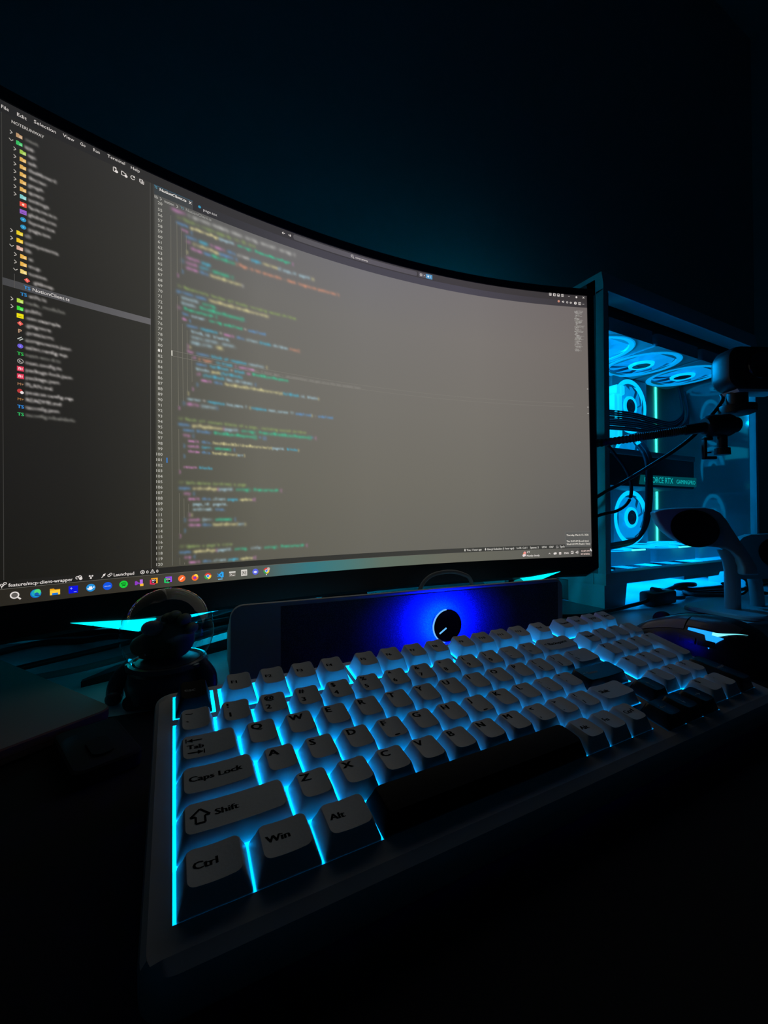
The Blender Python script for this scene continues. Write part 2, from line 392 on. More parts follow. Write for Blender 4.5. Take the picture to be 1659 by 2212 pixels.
for n, ind, txt, sig in CODE:
    x = CX0+ind*2*MONO
    for tok in txt.split('|'):
        if len(tok) < 2 or tok[1] != ' ': continue
        col = CC[tok[0]]; s = tok[2:]
        for wd in [s] if len(s) < 14 else [s[i:i+12] for i in range(0, len(s), 12)]:
            V, T, w = text_geo(wd, 15.5, mono=MONO)
            splat(V, T, x, line_y(n)+5, col, sig, 1.5+.28*sig); x += len(wd)*MONO
V, T, w = text_geo('You, 1 hour ago  -  uncommitted changes since the last commit here', 13.5)
splat([(a*490/w, b) for a, b in V], T, 769, 619, (150, 147, 140), 2.6, 1.6)
TREE = [(0, '>', '.next', 'f', (190, 150, 110)), (0, 'v', 'app', 'f', (60, 190, 100)), (1, '>', 'api', 'f', (160, 200, 80)), (1, '>', 'ask', 'f', (225, 175, 90)), (1, '>', 'dashboard', 'f', (225, 175, 90)),
 (1, '>', 'doctor', 'f', (225, 175, 90)), (1, '>', 'graph', 'f', (225, 175, 90)), (1, '>', 'query', 'f', (225, 175, 90)), (1, '>', 'settings', 'f', (130, 205, 205)), (1, '', 'favicon.ico', 'q', (240, 85, 70)),
 (1, '', 'globals.css', 'q', (150, 95, 200)), (1, '', 'layout.tsx', 'd', (50, 145, 190)), (1, '', 'page.tsx', 'd', (50, 145, 190)), (0, '>', 'cli', 'f', (235, 205, 40)), (0, '>', 'components', 'f', (240, 195, 40)), (0, 'v', 'lib', 'f', (220, 170, 150)),
 (1, '>', 'ai', 'f', (235, 180, 80)), (1, '>', 'mcp', 'f', (235, 180, 80)), (1, 'v', 'notion', 'f', (240, 210, 120)), (2, '', '.gitkeep', 'r', (235, 95, 85)), (2, '', 'NotionClient.ts', 'T', (50, 140, 205)), (1, '', 'utils.ts', 'T', (50, 140, 205)),
 (0, '>', 'node_modules', 'f', (180, 215, 70)), (0, '>', 'public', 'f', (60, 215, 60)), (0, '', '.env.example', 'q', (240, 225, 20)), (0, '', '.gitignore', 'r', (235, 95, 85)), (0, '', '.prettierrc', 'P', (190, 150, 120)), (0, '', 'components.json', 'h', (190, 195, 190)),
 (0, '', 'eslint.config.mjs', 'd', (110, 95, 215)), (0, '', 'next-env.d.ts', 'T', (50, 185, 80)), (0, '', 'next.config.ts', 'N', (170, 165, 160)), (0, '', 'package-lock.json', 'n', (225, 60, 90)), (0, '', 'package.json', 'n', (225, 60, 90)), (0, '', 'PLAN.md', 'M', (150, 110, 80)),
 (0, '', 'postcss.config.mjs', 'o', (190, 60, 60)), (0, '', 'README.md', 'M', (150, 105, 60)), (0, '', 'tsconfig.json', 'T', (50, 140, 225)), (0, '', 'tsconfig.tsbuildinfo', 'T', (50, 185, 100))]
TR0, TRP = 80., 21.95
SHARP_TREE = {'.env.example', 'eslint.config.mjs', 'postcss.config.mjs'}
for i, (ind, ch, nm, ic, cl) in enumerate(TREE):
    y = TR0+i*TRP; x = 93+ind*8.2
    grey = (140, 138, 132) if nm in ('.next', 'node_modules', 'next-env.d.ts', 'tsconfig.tsbuildinfo') else (215, 208, 205)
    h = len(nm)//2
    V, T, w = text_geo(nm[:h], 15.5); splat(V, T, x, y+5, grey, 1.5, 1.7)
    V, T, w2 = text_geo(nm[h:], 15.5); splat(V, T, x+w, y+5, grey, 1.0 if nm in SHARP_TREE else 1.6, 1.7)
SUB = np.clip(COV[..., 3:], 1e-6, None); INKC = COV[..., :3]/SUB; A_ = np.clip(COV[..., 3:], 0, 1)*.86
ix = (GX[:, :]/RS-.5); ok = GX < 1438
i0 = np.clip(np.floor(ix).astype(int), 0, RW-2); j0 = np.clip(np.floor(GY/RS-.5).astype(int), 0, RH-2)
fx = np.clip(ix-i0, 0, 1)[..., None]; fy = np.clip(GY/RS-.5-j0, 0, 1)[..., None]
def samp(Aa): return (Aa[j0, i0]*(1-fx)+Aa[j0, i0+1]*fx)*(1-fy)+(Aa[j0+1, i0]*(1-fx)+Aa[j0+1, i0+1]*fx)*fy
PRE = np.concatenate([INKC*A_, A_], -1); q = samp(PRE)*ok[..., None]
SRGB = SRGB*(1-q[..., 3:])+q[..., :3]
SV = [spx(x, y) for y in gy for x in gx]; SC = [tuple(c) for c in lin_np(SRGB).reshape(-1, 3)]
nx = len(gx); SF = [(j*nx+i, j*nx+i+1, (j+1)*nx+i+1, (j+1)*nx+i) for j in range(len(gy)-1) for i in range(nx-1)]
# flat shapes
def ui(pts, tris, col, lv=1):
    o = len(SV); c = lin(col); SV.extend(spx(x, y, -.05*lv) for x, y in pts); SC.extend([c]*len(pts)); SF.extend(tuple(i+o for i in t) for t in tris)
def ui_grad(x0, y0, x1, y1, stops, lv=1, step=24):
    n = max(1, int(abs(x1-x0)/step)+1); o = len(SV)
    for i in range(n+1):
        x = x0+(x1-x0)*i/n; t = [s[0] for s in stops]; c = [np.interp(x, t, [s[1][k] for s in stops]) for k in range(3)]
        for y in (y0, y1): SV.append(spx(x, y, -.05*lv)); SC.append(lin(c))
    for i in range(n): SF.append((o+2*i, o+2*i+1, o+2*i+3, o+2*i+2))
def ui_rect(x0, y0, x1, y1, col, lv=3): ui_grad(x0, y0, x1, y1, [(0, col)], lv)
def ui_poly(pts, col, lv=3): ui(pts, [tuple(t) for t in tessellate_polygon([[Vector((p[0], p[1], 0)) for p in pts]])], col, lv)
def ui_disc(cx, cy, r, col, lv=3, a0=0, a1=360, n=20, ry=None):
    pts = [(cx+r*math.cos(math.radians(a0+(a1-a0)*i/n)), cy+(ry or r)*math.sin(math.radians(a0+(a1-a0)*i/n))) for i in range(n+1)]
    ui([(cx, cy)]+pts, [(0, i+1, i+2) for i in range(n)], col, lv)
def ui_ring(cx, cy, r0, r1, col, lv=3, a0=0, a1=360, n=20):
    P = []
    for i in range(n+1):
        t = math.radians(a0+(a1-a0)*i/n); P += [(cx+r0*math.cos(t), cy+r0*math.sin(t)), (cx+r1*math.cos(t), cy+r1*math.sin(t))]
    ui(P, [(2*i, 2*i+1, 2*i+3, 2*i+2) for i in range(n)], col, lv)
def ui_line(pts, w, col, lv=3):
    for (xa, ya), (xb, yb) in zip(pts, pts[1:]):
        d = math.hypot(xb-xa, yb-ya) or 1; nx_, ny_ = -(yb-ya)/d*w/2, (xb-xa)/d*w/2; n = max(1, int(d/30)+1); P = []
        for i in range(n+1):
            x, y = xa+(xb-xa)*i/n, ya+(yb-ya)*i/n; P += [(x+nx_, y+ny_), (x-nx_, y-ny_)]
        ui(P, [(2*i, 2*i+1, 2*i+3, 2*i+2) for i in range(n)], col, lv)
def ui_text(x, y, s, size, col, lv=3, mono=None, align='l', bold=0., sx=1.0):
    for dx in ((0,) if not bold else (-bold/2, bold/2)):
        V, T, w = text_geo(s, size, mono=mono, align=align, sx=sx); ui([(x+a+dx, y-b) for a, b in V], T, col, lv)
    return w
# bars
WHT = (225, 218, 214)
ui_grad(0, 0, 2560, 33, [(0, (38, 38, 39)), (420, (50, 49, 49)), (1000, (62, 60, 64)), (1800, (66, 62, 66)), (2560, (58, 54, 55))], 1)
ui_grad(434, 33, 2560, 66, [(434, (52, 56, 60)), (520, (50, 50, 52)), (1000, (72, 70, 78)), (1800, (76, 73, 84)), (2560, (60, 56, 58))], 1)
ui_grad(434, 33, 560, 66, [(434, (62, 66, 68)), (560, (70, 72, 74))], 2); ui_rect(434, 33, 560, 34.5, (60, 100, 125), 3)
ui_grad(958, 6, 1556, 28, [(958, (88, 86, 90)), (1250, (94, 90, 98)), (1556, (88, 84, 92))], 2)
ui_disc(958, 17, 8, (88, 86, 90), 2, ry=11); ui_disc(1556, 17, 8, (88, 84, 92), 2, ry=11)
ui_ring(1224, 16, 4, 6, WHT, 3); ui_line([(1228, 20), (1233, 25)], 2, WHT, 3); ui_text(1240, 22, 'noterunway', 13, WHT)
for s_ in (-1, 1):
    xc = 908 if s_ < 0 else 934
    ui_line([(xc-6, 17), (xc+6, 17)], 2, WHT, 3); ui_line([(xc+s_*6-s_*5, 12), (xc+s_*6, 17), (xc+s_*6-s_*5, 22)], 2, WHT, 3)
ui_rect(1572, 6, 1612, 28, (92, 88, 96), 2); ui_rect(1612, 6, 1648, 28, (90, 150, 195), 2); ui_disc(1625, 17, 5, (220, 235, 245), 3); ui_text(1634, 22, '1', 14, (230, 240, 245))
ui_ring(1585, 17, 4, 6.5, WHT, 3); ui_poly([(1600, 15), (1607, 15), (1603.5, 20)], WHT, 3)
def ui_fit(x0, x1, y, s, size, col, lv=3, bold=0.):
    w = text_geo(s, size)[2]; ui_text(x0, y, s, size, col, lv, sx=(x1-x0)/w, bold=bold)
TS_ = 14.2
for x0, x1, y, s_ in ((43, 60, 20.5, 'File'), (76.5, 98.5, 20, 'Edit'), (114.5, 167, 16, 'Selection'), (183, 211, 13.5, 'View'), (226, 240, 13.5, 'Go'), (259.5, 278, 13, 'Run'), (298, 348, 10, 'Terminal'), (363.5, 391, 12.5, 'Help')):
    ui_fit(x0, x1, y+3, s_, TS_, WHT)
ui_fit(65, 138, 52, 'NOTERUNWAY', 12.5, (185, 180, 176), bold=.5)
# explorer tool icons
ui_line([(315, 36), (322, 36), (322, 50), (314, 50), (314, 37)], 1.8, WHT, 3); ui_disc(323, 48, 4.5, WHT, 3); ui_line([(318, 37), (322, 41)], 2, WHT, 3)
ui_line([(337, 38), (343, 38), (345, 41), (350, 41), (350, 50), (337, 50), (337, 38)], 1.8, WHT, 3); ui_disc(350, 49, 4.5, WHT, 3)
ui_ring(370, 43.5, 5, 7, WHT, 3, 30, 320); ui_poly([(375, 36), (377, 43), (370, 41)], WHT, 3)
ui_line([(390, 37), (399, 37), (399, 47), (390, 47), (390, 37)], 1.8, WHT, 3); ui_line([(392.5, 42), (396.5, 42)], 1.6, WHT, 3); ui_line([(393, 50), (402, 50), (402, 40)], 1.6, WHT, 3)
# selected row, rules, activity bar edge
ty = TR0+20*TRP; ui_grad(44.5, ty-10.5, 420, ty+10.5, [(44, (72, 72, 74)), (420, (104, 102, 104))], 1)
V, T, w = text_geo('NotionClient.ts', TS_); ui([(109+a*.98, ty+5-b) for a, b in V], T, (232, 226, 222), 3)
ui_line([(44.5, 34), (44.5, 1368)], 1.2, (66, 65, 62), 1); ui_line([(422, 33), (418, 700), (415, 1370)], 1.2, (88, 87, 84), 1)
ui_line([(70, TR0+18.6*TRP), (70, TR0+20.5*TRP)], 1, (90, 88, 84), 2)
for i, (ind, ch, nm, ic, cl) in enumerate(TREE):
    y = TR0+i*TRP; x = 82+ind*7.8; xc = x-17.5
    g_ = (190, 184, 176)
    if ch == '>': ui_line([(xc-2.5, y-5), (xc+2.5, y), (xc-2.5, y+5)], 1.8, g_)
    if ch == 'v': ui_line([(xc-4.5, y-2.5), (xc, y+2.5), (xc+4.5, y-2.5)], 1.8, g_)
    if ic == 'f': ui_poly([(x-7, y-6), (x-1, y-6), (x+1, y-4), (x+7, y-4), (x+7, y+6), (x-7, y+6)], cl, 2); ui_disc(x+3, y+2.5, 3.4, tuple(min(255, int(c*.7+80)) for c in cl), 3)
    elif ic == 'q': ui_rect(x-7.5, y-6.5, x+7.5, y+6.5, cl, 2); (ui_poly([(x-3, y-1), (x, y-3.5), (x+3, y-1), (x+1.5, y+3), (x-1.5, y+3)], (250, 220, 200), 3) if nm == 'favicon.ico' else ui_rect(x-4, y+1, x+4, y+3, tuple(int(c*.75) for c in cl), 3))
    elif ic == 'd': ui_disc(x, y, 6.5, cl, 2); ui_disc(x, y, 2, tuple(min(255, c+50) for c in cl), 3)
    elif ic == 'r': ui_poly([(x, y-7), (x+7, y), (x, y+7), (x-7, y)], cl, 2); ui_line([(x-2, y-3), (x+1, y+2)], 1.4, (250, 210, 200), 3)
    elif ic == 'T': ui_text(x-7, y+5, 'TS', 13.5, cl, 2, bold=1.0)
    elif ic == 'P': ui_text(x-5, y+6, 'P', 16, cl, 2, bold=1.0)
    elif ic == 'h': ui_line([(x-6, y+3), (x+3, y-5)], 2.4, cl, 2); ui_line([(x-2, y+6), (x+6, y-1)], 2.4, cl, 2)
    elif ic == 'N': ui_ring(x, y, 5.4, 7, cl, 2); ui_line([(x-2.5, y+3), (x-2.5, y-3), (x+3, y+4)], 1.5, cl, 2)
    elif ic == 'n': ui_rect(x-7.5, y-7, x+7.5, y+7, cl, 2); ui_line([(x-3.5, y+3.5), (x-3.5, y-3), (x, y-3), (x, y+3.5)], 1.8, (255, 215, 220), 3); ui_line([(x+3.5, y-3), (x+3.5, y+3.5)], 1.8, (255, 215, 220), 3)
    elif ic == 'M': ui_text(x-7, y+4.5, 'M', 11, cl, 2, bold=.8); ui_poly([(x+2, y-1), (x+7, y-1), (x+4.5, y+4)], cl, 2)
    elif ic == 'o': ui_disc(x-1.5, y-1, 6, cl, 2); ui_disc(x+3, y+3, 4, (235, 225, 225), 3)
# tabs and breadcrumb
ui_fit(434.5, 444, 44.5, 'TS', 12, (90, 160, 185), bold=.4); ui_fit(450.5, 538, 47, 'NotionClient.ts', TS_, (240, 235, 230), bold=.6)
ui_line([(547, 38), (555, 48)], 1.8, WHT); ui_line([(555, 38), (547, 48)], 1.8, WHT)
ui_disc(583, 44, 5, (60, 150, 185), 3); ui_fit(595, 645, 53, 'page.tsx', TS_, (200, 196, 196))
ui_fit(434, 446, 79, 'lib', TS_, (190, 188, 182)); ui_line([(452, 70), (457, 75), (452, 80)], 1.6, (190, 188, 182)); ui_fit(465, 497, 81, 'notion', TS_, (190, 188, 182))
ui_line([(505, 72), (510, 77), (505, 82)], 1.6, (190, 188, 182)); ui_fit(518, 529, 79, 'TS', 11, (100, 160, 180))
V, T, w = text_geo('NotionClient.ts', TS_); ui([(535+a, 80-b) for a, b in V], T, (160, 160, 156), 2)
# line numbers, indent rules, cursor
for n in [20]+list(range(55, 121)):
    y = line_y(n); xr = 459.5-(y-100)*.0072
    ui_text(xr, y+5, str(n), 14.6, (250, 245, 238) if n == 81 else (188, 186, 178), 3, mono=7.5, align='r', bold=.5 if n == 81 else .25)
ui_line([(486, 118), (481, 1366)], 1.1, (122, 120, 110), 2)
for (n0, n1, ind) in ((56, 66, 1), (57, 65, 2), (58, 62, 3), (70, 91, 1), (75, 90, 2), (76, 88, 3), (81, 86, 4), (95, 103, 1), (107, 115, 1), (108, 112, 2), (109, 111, 3), (119, 121, 1), (120, 121, 2)):
    ui_line([(CX0+ind*2*MONO+1, line_y(n0)), (CX0+ind*2*MONO+1, min(line_y(n1)-6, 1366))], 1, (128, 125, 112), 2)
ui_rect(484, line_y(81)-9.5, 487, line_y(81)+9.5, (235, 232, 220), 4); ui_rect(465, line_y(101)-9, 468.5, line_y(101)+9, (60, 130, 210), 3)
for dy in (-9.5, 9.5): ui_line([(488, line_y(81)+dy), (2468, line_y(81)+dy-4)], .9, (134, 131, 122), 2)
# minimap
rm = random.Random(5)
for i in range(86):
    y = 86+i*2.62; x = 2482+rm.choice((0, 3, 6, 9, 12))
    if rm.random() < .13: continue
    for k in range(rm.randint(1, 4)):
        w = rm.uniform(3, 16); ui_rect(x, y, min(x+w, 2548), y+1.5, rm.choice(((165, 160, 158), (190, 186, 182), (150, 148, 140), (175, 175, 168))), 2); x += w+2
        if x > 2535: break
for y in (515, 615, 650): ui_rect(2551, y, 2558, y+4, (200, 196, 190), 2)
# window controls
for i, x in enumerate((2341, 2366, 2390, 2414)):
    y = 7+i*.4; ui_line([(x-6, y-7), (x+6, y-7), (x+6, y+6), (x-6, y+6), (x-6, y-7)], 2, WHT)
    (ui_line([(x-6, y-1), (x+6, y-1)], 2, WHT), ui_line([(x, y-6), (x, y+5)], 2, WHT)) if i == 0 else ui_rect(x-6, y-6, x-1, y+5, WHT) if i == 1 else ui_rect(x-5, y+1, x+5, y+5, WHT) if i == 2 else ui_line([(x+1, y-6), (x+1, y+5)], 2, WHT)
ui_line([(2448, 8.5), (2458, 8.5)], 2, WHT); ui_disc(2498, 11, 5.5, WHT); ui_line([(2535, 6), (2545, 16)], 2, WHT); ui_line([(2545, 6), (2535, 16)], 2, WHT)
ui_disc(2391, 41, 6.5, (205, 140, 120)); ui_poly([(2409, 42), (2418, 36), (2425, 42), (2418, 48)], WHT); ui_disc(2418, 42, 2.2, (50, 50, 50), 4)
ui_ring(2442, 43, 3.5, 5.5, WHT); ui_line([(2458, 44), (2470, 44)], 2, WHT); ui_ring(2463, 44, 3.5, 5.2, WHT); ui_disc(2491, 44.5, 8, WHT); ui_line([(2491, 38), (2491, 51)], 1.6, (60, 58, 58), 4); ui_line([(2487, 41), (2495, 46)], 1.6, (60, 58, 58), 4)
ui_line([(2510, 39), (2523, 39), (2523, 52), (2510, 52), (2510, 39)], 2.2, WHT); ui_line([(2516.5, 39), (2516.5, 52)], 2, WHT); ui_line([(2533, 47), (2544, 47)], 2, WHT)
# status bar and task bar
SBT, TBT = 1370.5, 1393.
ui_grad(0, SBT, 2560, TBT, [(0, (30, 29, 27)), (420, (38, 37, 34)), (1000, (52, 52, 48)), (1700, (62, 62, 58)), (2560, (60, 60, 58))], 1)
ui_grad(0, TBT, 2560, 1440, [(0, (40, 37, 31)), (350, (56, 52, 44)), (640, (84, 82, 72)), (800, (84, 90, 84)), (890, (70, 108, 112)), (1010, (56, 118, 126)), (1180, (74, 118, 116)), (1350, (96, 112, 100)), (1700, (106, 106, 94)), (2200, (98, 97, 90)), (2560, (82, 80, 78))], 1)
ui_line([(0, TBT), (2560, TBT)], 1.2, (104, 102, 94), 2)
ui_ring(40, 1381, 2, 3.6, WHT); ui_ring(47, 1377, 2, 3.6, WHT); ui_line([(40, 1385), (40, 1390)], 1.6, WHT); ui_line([(46, 1380), (41, 1386)], 1.6, WHT)
ui_fit(54, 200, 1388, 'feature/mcp-client-wrapper', TS_, WHT, bold=.4)
ui_ring(212, 1380, 3, 5, WHT, 3, 90, 340); ui_ring(218, 1379, 3.4, 5.4, WHT, 3, 150, 360); ui_disc(220, 1383, 4.5, WHT)
for x in (243, 250): ui_disc(x, 1378, 2.4, WHT)
ui_disc(246, 1385, 2.4, WHT); ui_line([(243, 1378), (246, 1385), (250, 1378)], 1.4, WHT)
ui_poly([(276, 1384), (279, 1376), (285, 1374), (283, 1381)], WHT); ui_line([(274, 1387), (278, 1383)], 2, WHT); ui_ring(294, 1382, 2.5, 4.2, WHT); ui_ring(299, 1378, 2.5, 4.2, WHT)
ui_fit(306, 365, 1386, 'Launchpad', TS_, WHT, bold=.4)
ui_ring(389, 1380.5, 5, 6.6, WHT); ui_line([(386.5, 1378), (391.5, 1383)], 1.5, WHT); ui_line([(391.5, 1378), (386.5, 1383)], 1.5, WHT); ui_text(400, 1386, '0', TS_, WHT, bold=.4)
ui_line([(419, 1374), (425.5, 1386), (412.5, 1386), (419, 1374)], 1.6, WHT); ui_line([(419, 1378), (419, 1382)], 1.4, WHT); ui_text(430, 1386, '0', TS_, WHT, bold=.4)
for x0, x1, s_ in ((1819, 1906, 'You, 1 hour ago'), (1937, 2097, 'Giorgi Kobaidze (1 hour ago)'), (2112, 2177, 'Ln 81, Col 1'), (2192, 2244, 'Spaces: 2'), (2263, 2290, 'UTF-8'), (2307, 2333, 'CRLF'), (2370, 2400, 'TypeSc'), (2440, 2500, 'Prettier  E')):
    ui_fit(x0, x1, 1386, s_, TS_, (215, 212, 205), bold=.6)
for x in (1809, 1928): ui_poly([(x, 1373), (x+4, 1381), (x, 1389), (x-4, 1381)], (215, 212, 205), 3)
ui_text(2347, 1386, '{', TS_, WHT, bold=.5); ui_text(2356, 1386, '}', TS_, WHT, bold=.5); ui_disc(2359, 1385, 2.5, WHT); ui_disc(2420, 1379, 5, WHT); ui_disc(2530, 1379, 5, WHT)
def icx(k): return 24.8+44.2*k
IY = 1415.
ui_rect(0, IY-10, 30, IY+12, (10, 70, 80), 2)                                           # start square, half cut
k = icx(1); ui_ring(k-2, IY-2, 7, 10.2, WHT); ui_disc(k-2, IY-2, 7, (96, 92, 88)); ui_line([(k+5, IY+5), (k+11, IY+11)], 4, WHT)
k = icx(2); ui_disc(k, IY, 12.5, (20, 110, 200)); ui_disc(k+1, IY-1.5, 11, (30, 165, 190), 4); ui_disc(k+4, IY-5, 7.5, (80, 215, 120), 5); ui_disc(k+2, IY+2, 5, (24, 90, 180), 6); ui_line([(k-3, IY+4), (k+3, IY+7), (k+9, IY+6)], 2, (12, 50, 110), 7)
k = icx(3); ui_poly([(k-12, IY-9), (k-3, IY-9), (k, IY-6), (k+12, IY-6), (k+12, IY+10), (k-12, IY+10)], (240, 165, 20)); ui_rect(k-12, IY-4, k+12, IY+10, (255, 205, 60), 4); ui_rect(k-7, IY+4, k+7, IY+10, (35, 120, 210), 5)
k = icx(4); ui_rect(k-11.5, IY-11, k+11.5, IY+11, (15, 20, 225)); ui_line([(k-8, IY-4), (k-2, IY-4)], 1.4, (150, 170, 255), 4); ui_line([(k-5, IY-7), (k-5, IY-1)], 1.4, (150, 170, 255), 4); ui_line([(k+1, IY+7), (k+8, IY+7)], 1.6, (150, 170, 255), 4)
k = icx(5); ui_disc(k, IY, 12, (35, 145, 220)); ui_disc(k-2, IY+1, 7.5, (240, 245, 250), 4, 0, 180, ry=5.5); ui_rect(k-5, IY-4, k+3, IY+1, (240, 245, 250), 4); ui_poly([(k+4, IY+1), (k+8, IY-4), (k+10, IY)], (240, 245, 250), 4)
k = icx(6); ui_disc(k, IY, 12.5, (20, 85, 225)); ui_text(k, IY+2.5, 'zoom', 7.5, (190, 215, 255), 4, align='c')
k = icx(7); ui_disc(k, IY, 12, (30, 205, 60))
for j, (w_, yy) in enumerate(((7, -4), (6, 0), (5, 4))): ui_line([(k-w_, IY+yy+1), (k, IY+yy-1), (k+w_, IY+yy+1.5)], 1.9, (10, 55, 15), 4)
k = icx(8); ui_poly([(k-12, IY-5), (k-8, IY-7), (k+1, IY+1), (k+8, IY-11), (k+11, IY-9), (k+11, IY+8), (k+6, IY+10), (k-1, IY+3), (k-9, IY+8), (k-12, IY+6)], (140, 60, 190)); ui_poly([(k+2, IY-10), (k+11, IY-10), (k+11, IY+7), (k+4, IY+10)], (185, 110, 225), 4); ui_rect(k+3, IY+4, k+13, IY+12, (250, 190, 60), 5)
for kk, ca_, cb_, lt in ((9, (235, 45, 90), (250, 170, 40), 'RD'), (10, (35, 205, 110), (150, 80, 240), 'DG')):
    k = icx(kk); ui_rect(k-8, IY-11, k+12, IY+8, cb_); ui_poly([(k-12, IY-5), (k-4, IY-8), (k+7, IY+5), (k+2, IY+12), (k-12, IY+9)], ca_, 4); ui_rect(k-7, IY-7, k+7, IY+7, (10, 8, 12), 5); ui_text(k-5.5, IY, lt, 8, (235, 235, 240), 6, bold=.5); ui_line([(k-5, IY+4), (k+1, IY+4)], 1.5, (235, 235, 240), 6)
k = icx(11); ui_disc(k, IY, 12, (250, 110, 50)); ui_line([(k-5, IY+5), (k+5, IY-5)], 3, (255, 240, 230), 4)
k = icx(12); ui_disc(k, IY+1, 11.5, (250, 120, 30)); ui_disc(k+3, IY-4, 7, (255, 205, 60), 4); ui_disc(k-1, IY+2, 6.5, (225, 45, 110), 5); ui_disc(k, IY+1, 4, (130, 60, 190), 6); ui_poly([(k+1, IY-12), (k+9, IY-5), (k+11, IY+1), (k+4, IY-3)], (255, 215, 70), 6)
def chrome(k):
    ui_disc(k, IY, 12, (220, 60, 50), 3, 195, 345); ui_disc(k, IY, 12, (250, 205, 50), 3, -15, 90); ui_disc(k, IY, 12, (50, 165, 80), 3, 90, 195); ui_disc(k, IY, 6, (245, 245, 245), 4); ui_disc(k, IY, 4.6, (65, 130, 240), 5)
chrome(icx(13)); k = icx(14); ui_rect(k-18, IY-17, k+18, IY+17, (78, 82, 78), 2)
ui_poly([(k-12, IY-4), (k-9, IY-6), (k+6, IY+7), (k+6, IY+12), (k-12, IY+4)][:3]+[(k-9, IY+6), (k-12, IY+4), (k-3, IY)], (35, 140, 215), 4); ui_poly([(k+5, IY-12), (k+12, IY-9), (k+12, IY+9), (k+5, IY+12), (k-7, IY), (k+5, IY-12)][:5], (45, 165, 240), 4); ui_poly([(k+5, IY-5), (k+5, IY+5), (k-1, IY)], (60, 75, 80), 5); ui_rect(k-8, IY+14.5, k+8, IY+17.5, (120, 200, 240), 4)
k = icx(15); ui_rect(k-12, IY-9, k+12, IY+10, (120, 116, 108)); ui_rect(k-12, IY-9, k+12, IY-4, (215, 212, 205), 4); ui_line([(k-7, IY-1), (k-3, IY+3), (k-7, IY+7)], 2, WHT, 5); ui_line([(k, IY+7), (k+8, IY+7)], 2, WHT, 5)
k = icx(16); ui_rect(k-11, IY-12, k+12, IY+12, (225, 220, 212)); ui_rect(k-7, IY-7, k+9, IY+9, (60, 58, 54), 4); ui_rect(k-5.5, IY-5.5, k+7.5, IY+7.5, (225, 220, 212), 5); ui_line([(k-3, IY+5), (k-3, IY-4), (k+4, IY+5), (k+4, IY-4)], 1.8, (50, 48, 44), 6)
k = icx(17); ui_disc(k, IY, 12, (90, 100, 225)); ui_disc(k, IY+1, 6.5, (235, 235, 250), 4, ry=4.6); [ui_disc(k+q_, IY+1, 1.4, (90, 100, 225), 5) for q_ in (-2.5, 2.5)]
chrome(icx(18)); k = icx(18); ui_disc(k+8, IY-7, 6.5, (205, 170, 160), 6); ui_disc(k+9, IY-5, 3, (225, 200, 195), 7); ui_disc(k, IY+15.5, 2.2, (220, 225, 225), 3)
ui_disc(2160, 1409, 8, (235, 150, 150)); ui_line([(2150, 1414), (2156, 1408)], 3, (240, 140, 60), 4); ui_disc(2153, 1422, 7, (230, 215, 215), 5); ui_disc(2160, 1421, 6, (230, 215, 215), 5)
ui_fit(2173, 2190, 1410, '41\u00b0F', TS_, WHT, bold=.6); ui_fit(2171, 2248, 1429, 'Mostly cloudy', TS_, WHT, bold=.6)
ui_line([(2303, 1420), (2308, 1414), (2313, 1420)], 2, WHT); ui_disc(2338, 1418, 6, WHT); ui_disc(2345, 1417, 6, WHT); ui_rect(2365, 1411, 2378, 1424, WHT); ui_line([(2368, 1417.5), (2375, 1417.5)], 1.6, (150, 60, 60), 4); ui_fit(2395, 2423, 1422, 'ENG', TS_, WHT, bold=.8)
ui_line([(2437, 1409), (2450, 1409), (2450, 1421), (2437, 1421), (2437, 1409)], 2.6, WHT); ui_disc(2446, 1418, 3, WHT); ui_poly([(2464, 1413), (2467, 1413), (2471, 1408), (2471, 1422), (2467, 1418), (2464, 1418)], WHT); ui_ring(2470, 1415, 5, 7, WHT, 3, -60, 60); ui_ring(2470, 1415, 9, 10.6, WHT, 3, -60, 60)
ui_rect(2486, 1394, 2553, 1438, (74, 72, 70), 2); ui_fit(2497, 2547, 1413, '12:07 AM', 13.5, (232, 205, 195), 4, bold=.5); ui_fit(2494, 2548, 1430, '3/12/2026', 13.5, (232, 205, 195), 4, bold=.5)
ui_rect(2404, 1303, 2556, 1386, (92, 92, 90), 4); ui_line([(2404, 1386), (2404, 1303), (2556, 1303)], 1.2, (112, 112, 110), 5)
for y, s_, x1 in ((1325, 'Thursday, March 12, 2026', 2543), (1358, 'Thu 12:07 AM (Local time)', 2543), (1374, "Wed 4:07 PM (Paulo's Time)", 2552)): ui_fit(2411, x1, y, s_, 13.5, (226, 220, 210), 6, bold=.5)
ui_poly([(2551, 1393), (2551, 1411), (2555, 1407), (2559, 1414), (2560, 1406)], (240, 238, 235), 7)

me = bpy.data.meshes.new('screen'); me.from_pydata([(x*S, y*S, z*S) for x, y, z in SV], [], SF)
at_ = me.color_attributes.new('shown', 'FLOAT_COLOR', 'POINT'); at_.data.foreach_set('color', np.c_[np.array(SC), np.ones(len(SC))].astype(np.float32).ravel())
me.materials.append(MATS['display']); o = bpy.data.objects.new('screen', me); COL.objects.link(o); o.parent = MON; o['label'] = 'lit display filled with a dark code editor'

